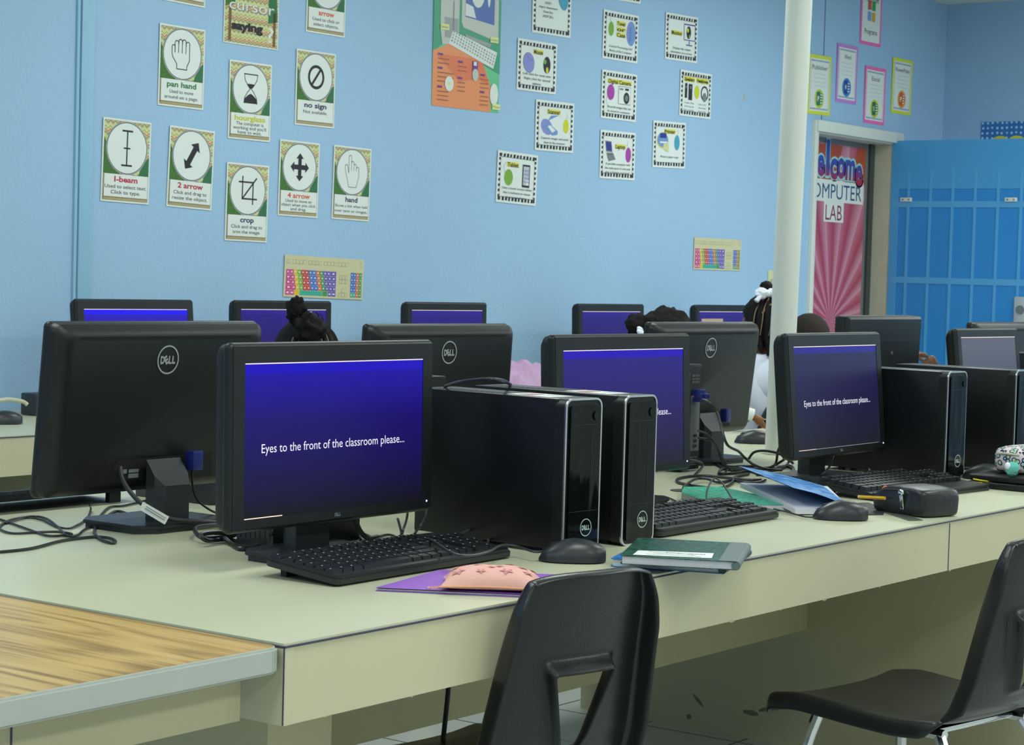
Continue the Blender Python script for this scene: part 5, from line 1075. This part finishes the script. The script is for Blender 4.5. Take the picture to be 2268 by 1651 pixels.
for ch, x, z, h in (('W', -.285, .885, .15), ('e', -.165, .865, .12), ('l', -.088, .900, .19), ('c', -.018, .855, .12), ('o', .070, .862, .12), ('m', .178, .858, .12), ('e', .285, .835, .12)):
    kk = h*1.3 if ch in 'ecom' else h; wd = .115 if ch in 'Wm' else (.040 if ch == 'l' else .085)
    p.text(ch, x, z+(kk-h)*.3, kk, M_aq, 2, wd=wd*1.28, bold=.09); p.text(ch, x, z+(kk-h)*.3, kk, Mwel, 3, wd=wd, bold=.04)
p.rect(-.36, .655, .345, .775, M_wi, 2); p.text('COMPUTER', -.008, .715, .085, mat('teal_navy_lettering', s(34, 84, 130), .4), 3, wd=.66, bold=.0)
p.rect(-.115, .545, .115, .655, M_wi, 3); p.text('LAB', .0, .600, .088, mat('maroon_lettering', s(140, 50, 70), .4), 4, wd=.19, bold=.0)
o = p.build('welcome_banner', loc=(8.105, YW+.111, 1.015)); tag(o, 'welcome computer lab banner with red rays hung on the inner door', 'banner')

# ------------------------------------------------------------------ school chairs
def chair(label, loc, rz):
    t = thing('school_chair', label, 'chair', loc, rz, 'black moulded school chairs')
    prof = [(.412, .408), (.415, .424), (.398, .442), (.33, .452), (.22, .445), (.12, .440), (.045, .445), (.005, .475), (-.015, .53), (-.030, .60), (-.045, .67), (-.062, .74), (-.074, .790)]
    def pt(t_):
        f_ = t_*(len(prof)-1); i = min(int(f_), len(prof)-2); k = f_-i; a = prof[i]; b_ = prof[i+1]; return (a[0]+(b_[0]-a[0])*k, a[1]+(b_[1]-a[1])*k)
    def hw(t_):
        y, z = pt(t_)
        if t_ < .5: base = .178+.018*math.sin(PI*min(1, t_/.5)); return base*(1-.20*max(0, (.20-t_)/.20)**2.2)
        k = (z-.445)/.345; return .168-.036*k
    TC0, TC1 = .612, .818
    by = {}
    def grid(t0, t1, NT, NU):
        rows = []; by.clear()
        for i in range(NT+1):
            tt_ = t0+(t1-t0)*i/NT; y, z = pt(tt_); h_ = hw(tt_); back = max(0, min(1, (tt_-.5)/.08)); row = []
            kc = min(1, max(0, (tt_-TC0)/(TC1-TC0))); c = .018+.052*kc
            for j in range(NU+1):
                u = -1+2*j/NU; au = abs(u); sgn = 1 if u >= 0 else -1
                # breakpoints: .4 -> cut half width (back), .86 -> shell edge, 1 -> end of side flange
                cw = c if back > 0 else h_*.4
                if au <= .4: x = cw*au/.4; fl = 0
                elif au <= .86: x = cw+(h_-cw)*(au-.4)/.46; fl = 0
                else: x = h_+.004*(au-.86)/.14; fl = (au-.86)/.14
                dy = 0; dz = 0; xx = x/h_
                if tt_ < .5: dz += .010*xx**4*min(1, tt_/.15)-fl*.034*(1-back)*min(1, tt_/.12)-.006*(1-xx*xx)
                dyb = back*(.022*xx*xx); fdy = fl*back*(.042 if tt_ < .86 else .042-.020*(tt_-.86)/.14)
                if tt_ > .82:      # rounded top corners
                    kk = (tt_-.82)/.18; x *= 1-.14*kk**3.2; dz -= .010*kk*xx**4
                vv = Vector((sgn*x, y+dyb-fdy, z+dz)); by[(i, j)] = y+dyb
                row.append(vv)
            rows.append(row)
        return rows
    def mk(name, t0, t1, NT, NU, cut):
        rows = grid(t0, t1, NT, NU); o = MB(); V = [tuple(v) for r_ in rows for v in r_]; F = []
        hole = set()
        for i in range(NT):
            tm_ = t0+(t1-t0)*(i+.5)/NT
            for j in range(NU):
                um = abs(-1+2*(j+.5)/NU)
                if cut and TC0 < tm_ < TC1 and um < .4: hole.add((i, j)); continue
                F.append([i*(NU+1)+j, i*(NU+1)+j+1, (i+1)*(NU+1)+j+1, (i+1)*(NU+1)+j])
        if name == 'backrest':    # rim rolled toward the rear
            K = len(V); top = rows[-1]; V += [(v.x*(1+.01), min(v.y, by[(NT, j)]-.024), v.z-.005) for j, v in enumerate(top)]
            for j in range(NU): F.append([NT*(NU+1)+j, NT*(NU+1)+j+1, K+j+1, K+j])
            if hole:              # lip that turns forward round the hole
                ii = sorted({h[0] for h in hole}); jj = sorted({h[1] for h in hole}); i0, i1, j0, j1 = ii[0], ii[-1]+1, jj[0], jj[-1]+1
                loop = [(i0, j) for j in range(j0, j1)]+[(i, j1) for i in range(i0, i1)]+[(i1, j) for j in range(j1, j0, -1)]+[(i, j0) for i in range(i1, i0, -1)]
                K = len(V); cz = sum(rows[i][j].z for i, j in loop)/len(loop)
                for (i, j) in loop: v = rows[i][j]; V.append((v.x*.88, v.y-.026, v.z+(cz-v.z)*.20-.004))
                n = len(loop)
                for k in range(n):
                    a = loop[k][0]*(NU+1)+loop[k][1]; b_ = loop[(k+1) % n][0]*(NU+1)+loop[(k+1) % n][1]; F.append([a, b_, K+(k+1) % n, K+k])
        o.add(V, F, M_chair, None, True); ob = o.build(name, t, sharp=180)
        so_ = ob.modifiers.new('thick', 'SOLIDIFY'); so_.thickness = .006; so_.offset = 0
        sb = ob.modifiers.new('smooth', 'SUBSURF'); sb.levels = 1; sb.render_levels = 1
    mk('seat', 0, .535, 22, 30, False); mk('backrest', .53, 1.0, 38, 30, True)
    o = MB()
    for sx in (-1, 1): o.tube([(sx*.13, .345, .428), (sx*.13, .20, .424), (sx*.13, .05, .424)], .010, M_chrome)
    o.box((0, .28, .424), (.26, .05, .010), M_chrome, .003); o.box((0, .10, .424), (.26, .05, .010), M_chrome, .003); o.build('under_frame', t)
    for sx in (-1, 1):
        for sy, y0, y1 in ((1, .33, .37), (-1, .06, -.07)):
            o = MB(); o.tube([(sx*.13, y0, .42), (sx*.16, (y0+y1)/2, .30), (sx*.185, y1, .02)], .011, M_chrome, sub=4); lg = o.build('leg', t)
            o = MB(); o.cyl((sx*.186, y1, 0), (sx*.185, y1, .022), .017, M_rubber, .013); o.build('glide', lg)
    return t
c1 = chair('black moulded school chair pushed under the desk before the pink pouch', (.575, -.025, 0), R(-11))
copy_tree(c1, loc=(1.555, -.335, 0), rz=R(-10), label='black moulded school chair at the right, whole seat showing')
copy_tree(c1, loc=(3.02, -.30, 0), rz=R(4), label='black moulded school chair behind the right one, mostly out of frame')

# ------------------------------------------------------------------ seated children
def skin_mesh(V, Ed, Rd, root=0, sub=2):
    me = bpy.data.meshes.new('sk'); me.from_pydata(V, Ed, []); ob = bpy.data.objects.new('sk', me); COL.objects.link(ob)
    md = ob.modifiers.new('s', 'SKIN'); md.use_smooth_shade = True
    for i, r_ in enumerate(Rd): me.skin_vertices[0].data[i].radius = (r_, r_) if not isinstance(r_, tuple) else r_
    me.skin_vertices[0].data[root].use_root = True
    sb = ob.modifiers.new('b', 'SUBSURF'); sb.levels = sub; sb.render_levels = sub
    bpy.context.view_layer.update(); dg = bpy.context.evaluated_depsgraph_get()
    ev = bpy.data.meshes.new_from_object(ob.evaluated_get(dg)); bpy.data.objects.remove(ob); bpy.data.meshes.remove(me)
    return ev
def add_mesh(o, me, mt, M=None):
    o.add([v.co[:] for v in me.vertices], [list(p.vertices) for p in me.polygons], mt, M, True); bpy.data.meshes.remove(me)
def hand_chains(wr, d, side, curl=.3, n=Vector((0, 0, 1))):
    """finger chains from the wrist wr along d; n: back of the hand"""
    d = d.normalized(); sx = d.cross(n).normalized()*side; out = []
    for k, (off, ln) in enumerate(((.5, .045), (.17, .052), (-.17, .049), (-.5, .038))):
        b0 = wr+d*.055+sx*(off*.045); P = [b0]; dd = d.copy(); q = b0
        for j in range(3):
            dd = (dd-n*curl*(j+1)*.35).normalized(); q = q+dd*(ln/3); P.append(q)
        out.append((P, [.0075, .0068, .006, .0052]))
    b0 = wr+d*.018+sx*.020; dd = (d*.6+sx*.9).normalized(); out.append(([b0, b0+dd*.022, b0+dd*.036+d*.012, b0+dd*.040+d*.026], [.009, .008, .0068, .0058]))
    return out
def person(label, loc, rz, skin, arms, head=(0, .0, 1.0), lean=.0, hr=(.073, .088, .098), shirt=M_shirt, headrot=0, pitch=0, worldarms=None, shd=.215):
    t = thing('person', label, 'person', loc, rz)
    if worldarms:
        IM = (Matrix.Translation(loc) @ Matrix.Rotation(rz, 4, 'Z')).inverted(); IR = Matrix.Rotation(-rz, 3, 'Z')
        arms = [(tuple(IM @ Vector(a)), tuple(IM @ Vector(b_)), tuple(IR @ Vector(c))) if w_ else (a, b_, c) for w_, (a, b_, c) in zip(worldarms, arms)]
    hx, hy, hz = head; sh = hz-shd; V = []; E = []; Rr = []
    def v(p, r_): V.append(tuple(p)); Rr.append(r_); return len(V)-1
    pel = v((0, 0, .50), (.115, .085)); sp1 = v((0, lean*.3, .60), (.10, .075)); sp2 = v((0, lean*.7, .70), (.115, .08)); ch = v((0, lean, sh-.02), (.105, .07)); nk = v((hx*.5, (lean+hy)/2, sh+.06), .04); nk2 = v((hx*.85, hy-.005, hz-.075), .042)
    E += [(pel, sp1), (sp1, sp2), (sp2, ch), (ch, nk), (nk, nk2)]
    for sx in (-1, 1):
        hp = v((sx*.075, .03, .50), .075); kn = v((sx*.085, .34, .49), .055); ak = v((sx*.08, .36, .10), .034); tz = v((sx*.085, .46, .045), .03)
        E += [(pel, hp), (hp, kn), (kn, ak), (ak, tz)]
    o = MB(); sleeves = []
    for sx, (el, wr, hd) in zip((-1, 1), arms):
        s_ = v((sx*.145, lean, sh-.03), .045); e_ = v(el, .034); w_ = v(wr, .024); hh = v(Vector(wr)+Vector(hd).normalized()*.05, (.034, .014))
        E += [(ch, s_), (s_, e_), (e_, w_), (w_, hh)]; sleeves.append((Vector((sx*.145, lean, sh-.03)), Vector(el)))
        n_ = Vector((0, 0, 1)) if abs(Vector(hd).normalized().z) < .8 else Vector((0, -1, 0))
        for P, rad in hand_chains(Vector(wr), Vector(hd), -sx, .45, n_):
            add_mesh(o, skin_mesh([tuple(p) for p in P], [(i, i+1) for i in range(3)], rad, 0, 1), skin)
            pe = P[-1]+(P[-1]-P[-2]).normalized()*.003; o.ball(tuple(pe+n_*.003), (.0042, .0042, .002), mat('nail', s(226, 178, 160), .4), u=8, v=6)
    add_mesh(o, skin_mesh(V, E, Rr, 0), skin)
    HM = Matrix.Translation((hx, hy, hz)) @ Matrix.Rotation(headrot, 4, 'Z') @ Matrix.Rotation(pitch, 4, 'X')
    tt = bmesh.new(); bmesh.ops.create_uvsphere(tt, u_segments=28, v_segments=20, radius=1)
    for q in tt.verts:
        x, y, z = q.co; jaw = 1-.22*max(0, -z)**1.5; q.co = Vector((x*hr[0]*jaw, y*hr[1]*(1-.12*max(0, -z))+(.012*max(0, -z) if y > 0 else 0), z*hr[2]))
    o.merge(tt, skin, HM, True)
    o.ball((0, 0, 0), (.011, .013, .018), skin, HM @ Matrix.Translation((0, hr[1]*1.0, -.012)))
    for sx in (-1, 1):
        o.ball((0, 0, 0), (.008, .016, .025), skin, HM @ Matrix.Translation((sx*hr[0]*1.0, -.005, -.008)))
        o.ball((0, 0, 0), (.012, .006, .008), M_paper, HM @ Matrix.Translation((sx*.028, hr[1]*.86, .004))); o.ball((0, 0, 0), (.006, .004, .006), M_ink, HM @ Matrix.Translation((sx*.028, hr[1]*.915, .004)))
    o.ball((0, 0, 0), (.022, .006, .006), mat('lips', s(120, 60, 56), .5), HM @ Matrix.Translation((0, hr[1]*.86, -.050)))
    o.build('body', t, sharp=180)
    o = MB(); k = 1.13; V2 = [(0, 0, .49), (0, lean*.3, .60), (0, lean*.7, .70), (0, lean, sh-.02), (hx*.3, lean+(hy-lean)*.25, sh+.05)]; E2 = [(0, 1), (1, 2), (2, 3), (3, 4)]; R2 = [(.128, .098), (.118, .09), (.130, .092), (.132, .090), .052]
    for (a, b_) in sleeves:
        i = len(V2); V2.append(tuple(a)); R2.append(.068); V2.append(tuple(a.lerp(b_, .5))); R2.append(.062); V2.append(tuple(a.lerp(b_, .97))); R2.append(.055); E2.append((i+1, i+2)); E2 += [(3, i), (i, i+1)]
    for (a, b_) in sleeves: o.ball(tuple(a), (.066, .062, .058), shirt)
    o.ball((0, lean, sh-.06), (.140, .098, .115), shirt)
    add_mesh(o, skin_mesh(V2, E2, R2, 0), shirt); o.build('shirt', t, sharp=180)
    o = MB(); V3 = [(0, 0, .50)]; E3 = []; R3 = [(.125, .098)]
    for sx in (-1, 1):
        i = len(V3); V3 += [(sx*.075, .03, .50), (sx*.085, .34, .49), (sx*.08, .36, .14)]; R3 += [.088, .066, .052]; E3 += [(0, i), (i, i+1), (i+1, i+2)]
    add_mesh(o, skin_mesh(V3, E3, R3, 0), M_trouser); o.build('trousers', t, sharp=180)
    for sx in (-1, 1):
        o = MB(); add_mesh(o, skin_mesh([(sx*.08, .335, .055), (sx*.082, .42, .045), (sx*.088, .50, .036)], [(0, 1), (1, 2)], [(.046, .05), (.044, .040), (.036, .030)], 0), M_rubber)
        o.box((sx*.084, .415, .008), (.075, .20, .016), M_rubber, .006); o.build('shoe', t, sharp=180)
    return t, HM
def cap(o, HM, hr, k=1.07, mt=M_hair, lo=-.35, rough=.03, fr=12., back=-.9):
    """hair cap: sphere over the skull, open over the face"""
    tt = bmesh.new(); bmesh.ops.create_uvsphere(tt, u_segments=40, v_segments=28, radius=1)
    bmesh.ops.delete(tt, geom=[q for q in tt.verts if (q.co.z < (back if q.co.y < 0 else lo+.75*q.co.y+.25)) and not q.co.z > .75], context='VERTS')
    for q in tt.verts: kk = k*(1+rough*noise.noise(q.co*fr)); q.co = Vector((q.co.x*hr[0]*kk, q.co.y*hr[1]*kk, q.co.z*hr[2]*kk))
    o.merge(tt, mt, HM, True)
HR = (.076, .090, .100)
down = [((-.20, .10, .62), (-.12, .30, .60), (.3, 1, 0)), ((.20, .10, .62), (.12, .30, .60), (-.3, 1, 0))]
def braid_line(o, HM, pts, r_, mt, hr, k=1.08):
    P = []
    for (az, el) in pts: P.append(HM @ Vector((math.sin(az)*math.cos(el)*hr[0]*k, -math.cos(az)*math.cos(el)*hr[1]*k, math.sin(el)*hr[2]*k)))
    o.tube([tuple(p) for p in P], r_, mt, n=6, sub=4)
# girl with bun, before the second wall monitor
HRa = (.078, .092, .096)
t, HM = person('person at the wall counter with cornrows and a black hair bun, seen from behind', (2.235, 1.93, 0), R(-4), M_skinl, down, (0, .10, .985), .04, HRa, pitch=R(-22), shirt=M_shirt)
o = MB(); cap(o, HM, HRa, 1.06, M_hair, back=-.55); 
o.build('hair', t, sharp=180)
o = MB()
for k in range(-5, 6):
    az = k*.28; braid_line(o, HM, [(az, -.5), (az*.95, -.1), (az*.8, .35), (az*.45, .85)], .0030, M_scalp, HRa, 1.055)
    braid_line(o, HM, [(az+.14, -.5), (az*.95+.13, -.1), (az*.8+.11, .35), (az*.45+.06, .85)], .0085, M_hair, HRa, 1.05)
o.build('cornrows', t)
hc = HM.translation+Vector((-.026, .034, 0)); o = MB(); o.ball(tuple(hc+Vector((-.006, -.085, .066))), (.045, .040, .048), M_hair, rough=.4, fr=2.6, u=36, v=24); o.ball(tuple(hc+Vector((-.022, -.045, .122))), (.028, .026, .034), M_hair, rough=.45, fr=3.0, u=30, v=20); o.ball(tuple(hc+Vector((-.012, -.055, .098))), (.026, .026, .026), M_hair, rough=.3, fr=4, u=24, v=16)
for k in range(26):
    a = random.uniform(0, 2*PI); q = hc+Vector((-.006+.03*math.cos(a), -.100+.02*random.random(), .066+.036*math.sin(a))); o.tube([tuple(q), tuple(q+Vector((.012*math.cos(a), -.006, .012*math.sin(a)))), tuple(q+Vector((.02*math.cos(a+.5), -.002, .020*math.sin(a+.5))))], .0011, M_hair, n=5, sub=3)
o.build('hair_bun', t, sharp=180)
o = MB()
for k in range(6): o.ball(tuple(hc+Vector((-.002+.006*math.cos(k), -.078, .108+.009*math.sin(k*1.3)))), (.0035, .0035, .0035), mat('glass_bead', (.5, .7, .65), .1), u=8, v=6)
o.build('hair_tie', t)
copy_tree(c1, loc=(2.235, 1.86, 0), rz=R(-4), label='black school chair under the person with the hair bun')
# child with puffy ponytail: hands resting on the island
HRb = (.077, .09, .098)
t, HM = person('person with a puffy ponytail and white clip, hand resting on the desk island', (3.70, 1.83, 0), PI+R(25), M_skinl, [((3.56, 1.66, .86), (3.755, 1.53, .805), (.60, -.42, -.30)), ((.20, .16, .66), (.12, .30, .60), (-.3, 1, 0))], (0, .04, 1.020), .05, HRb, worldarms=(True, False))
o = MB(); cap(o, HM, HRb, 1.12, M_hair, rough=.12, fr=6); o.build('hair', t, sharp=180)
ip = HM.inverted()
def wl(t, p):  # world point -> person's local frame
    M_ = Matrix.Translation(t.location) @ Matrix.Rotation(t.rotation_euler.z, 4, 'Z'); return M_.inverted() @ Vector(p)
def wdir(t, p): return Matrix.Rotation(-t.rotation_euler.z, 4, 'Z') @ Vector(p)
CR = Vector((.597, -.802, 0))   # direction that runs along the picture plane at this spot
hw_ = Vector((3.686, 1.783, 1.070)); o = MB(); o.cyl((3.690, 1.545, .822), (3.745, 1.475, .795), .016, M_paper, .020); o.cyl((3.742, 1.478, .7965), (3.746, 1.474, .7945), .013, M_lgrey); tag(o.build('rolled_paper'), 'rolled white paper held at the far edge of the desk beside the pole', 'paper')
o = MB(); o.ball(tuple(wl(t, hw_-CR*.085+Vector((0, 0, .0)))), (.035, .04, .035), M_hair, rough=.3, fr=3, u=24, v=16); o.ball(tuple(wl(t, hw_-CR*.045+Vector((0, 0, .012)))), (.035, .035, .024), M_hair, rough=.3, fr=4, u=20, v=14); o.build('ponytail', t, sharp=180)
o = MB(); o.ball((0, 0, 0), (.006, .022, .010), M_bow); o.ball((.004, .014, .008), (.006, .012, .008), M_bow); cl = o.build('hair_clip', t); cl.location = wl(t, hw_-CR*.072+Vector((-.035, -.025, -.028))); cl.rotation_euler = (R(35), 0, R(200))
copy_tree(c1, loc=(3.72, 1.90, 0), rz=PI+R(25), label='black school chair under the person with the puffy ponytail')
# girl with braids and white bow
HRc = (.078, .09, .105)
t, HM = person('person in a white shirt with long braids and a big white bow, beside the pole', (4.580, 1.903, 0), R(-20), M_skin, [((-.19, .06, .72), (-.20, .22, .66), (.3, 1, 0)), ((.20, .10, .70), (.12, .30, .64), (-.3, 1, 0))], (0, .02, 1.065), .0, HRc, shd=.15)
o = MB(); cap(o, HM, HRc, 1.08, M_hair, rough=.03, back=-.75); o.build('hair', t, sharp=180)
for k in range(-4, 5):
    az = k*.33; o = MB(); P = []
    for (el, rr_) in ((1.0, 1.03), (.55, 1.08), (.1, 1.10), (-.4, 1.10)): P.append(tuple(HM @ Vector((math.sin(az)*math.cos(el)*HRc[0]*rr_, -math.cos(az)*math.cos(el)*HRc[1]*rr_, math.sin(el)*HRc[2]*rr_))))
    x, y, z = P[-1]; P += [(x*.95, y-.006, z-.035), (x*.9, y-.006, z-.085+.01*abs(k))]
    o.tube(P, lambda q: .0125*(1-.45*q**3), M_hair, n=8, sub=5)
    o.build('braid', t, sharp=180)
o = MB()
for k in range(-4, 4):
    az = (k+.5)*.33; braid_line(o, HM, [(az*.8+.1, .95), (az, .5), (az-.05, .1), (az-.12, -.3)], .0026, M_scalp, HRc, 1.165)
braid_line(o, HM, [(-.9, .35), (-.3, .75), (.5, .62), (1.0, .3)], .0028, M_scalp, HRc, 1.18); o.build('partings', t)
bowc = HM @ Vector((-.034, -.045, .114))
o = MB(); o.ball(tuple(bowc+Vector((-.022, 0, .0))), (.028, .017, .020), M_bow, rough=.35, fr=2.6, u=24, v=16); o.ball(tuple(bowc+Vector((.026, 0, .002))), (.028, .016, .016), M_bow, rough=.35, fr=2.6, u=24, v=16); o.ball(tuple(bowc), (.012, .016, .014), M_bow)
for (dx, dz) in ((-.052, -.028), (.052, .020), (.060, -.002)): o.tube([tuple(bowc), tuple(bowc+Vector((dx*.6, -.006, dz*.3))), tuple(bowc+Vector((dx, -.004, dz)))], lambda q: .004+.006*q, M_bow, n=8)
o.build('hair_bow', t, sharp=180)
o = MB(); o.ball(tuple(HM @ Vector((-.016, -.020, .138))), (.024, .024, .022), M_hair, rough=.2, fr=4); o.build('hair_bun', t, sharp=180)
copy_tree(c1, loc=(4.57, 1.83, 0), rz=R(-20), label='black school chair under the person with the white bow')
# boy with short hair right of the pole
HRd = (.08, .092, .10)
t, HM = person('person with short dark hair whose head shows right of the pole', (6.013, 2.49, 0), R(0), M_skin, down, (0, .02, .985), .0, HRd)
o = MB(); cap(o, HM, HRd, 1.05, mat('short_dark_hair', (.018, .012, .009), .9, noise_amt=.4, noise_scale=90), rough=.02, back=-.55); o.build('hair', t, sharp=180)
copy_tree(c1, loc=(6.013, 2.42, 0), rz=R(0), label='black school chair under the person with short dark hair')
# last child, hand raised beside the monitor back
HRe = (.076, .09, .10)
t, HM = person('person hidden behind the square cornered monitor with one fist raised', (5.155, 1.80, 0), PI+R(10), M_skin, [((5.03, 1.37, .79), (4.955, 1.42, .925), (-.50, .35, .62)), ((.20, .10, .66), (.10, .26, .60), (-.3, 1, 0))], (.0, .10, .965), .06, HRe, worldarms=(True, False))
o = MB(); cap(o, HM, HRe, 1.06, M_hair, rough=.05); o.build('hair', t, sharp=180)
copy_tree(c1, loc=(5.20, 1.86, 0), rz=PI+R(10), label='black school chair under the person with the raised fist')
# empty chair seen at the left between island and counter
copy_tree(c1, loc=(1.03, 2.26, 0), rz=R(-20), label='black school chair between island and wall counter at the left edge')
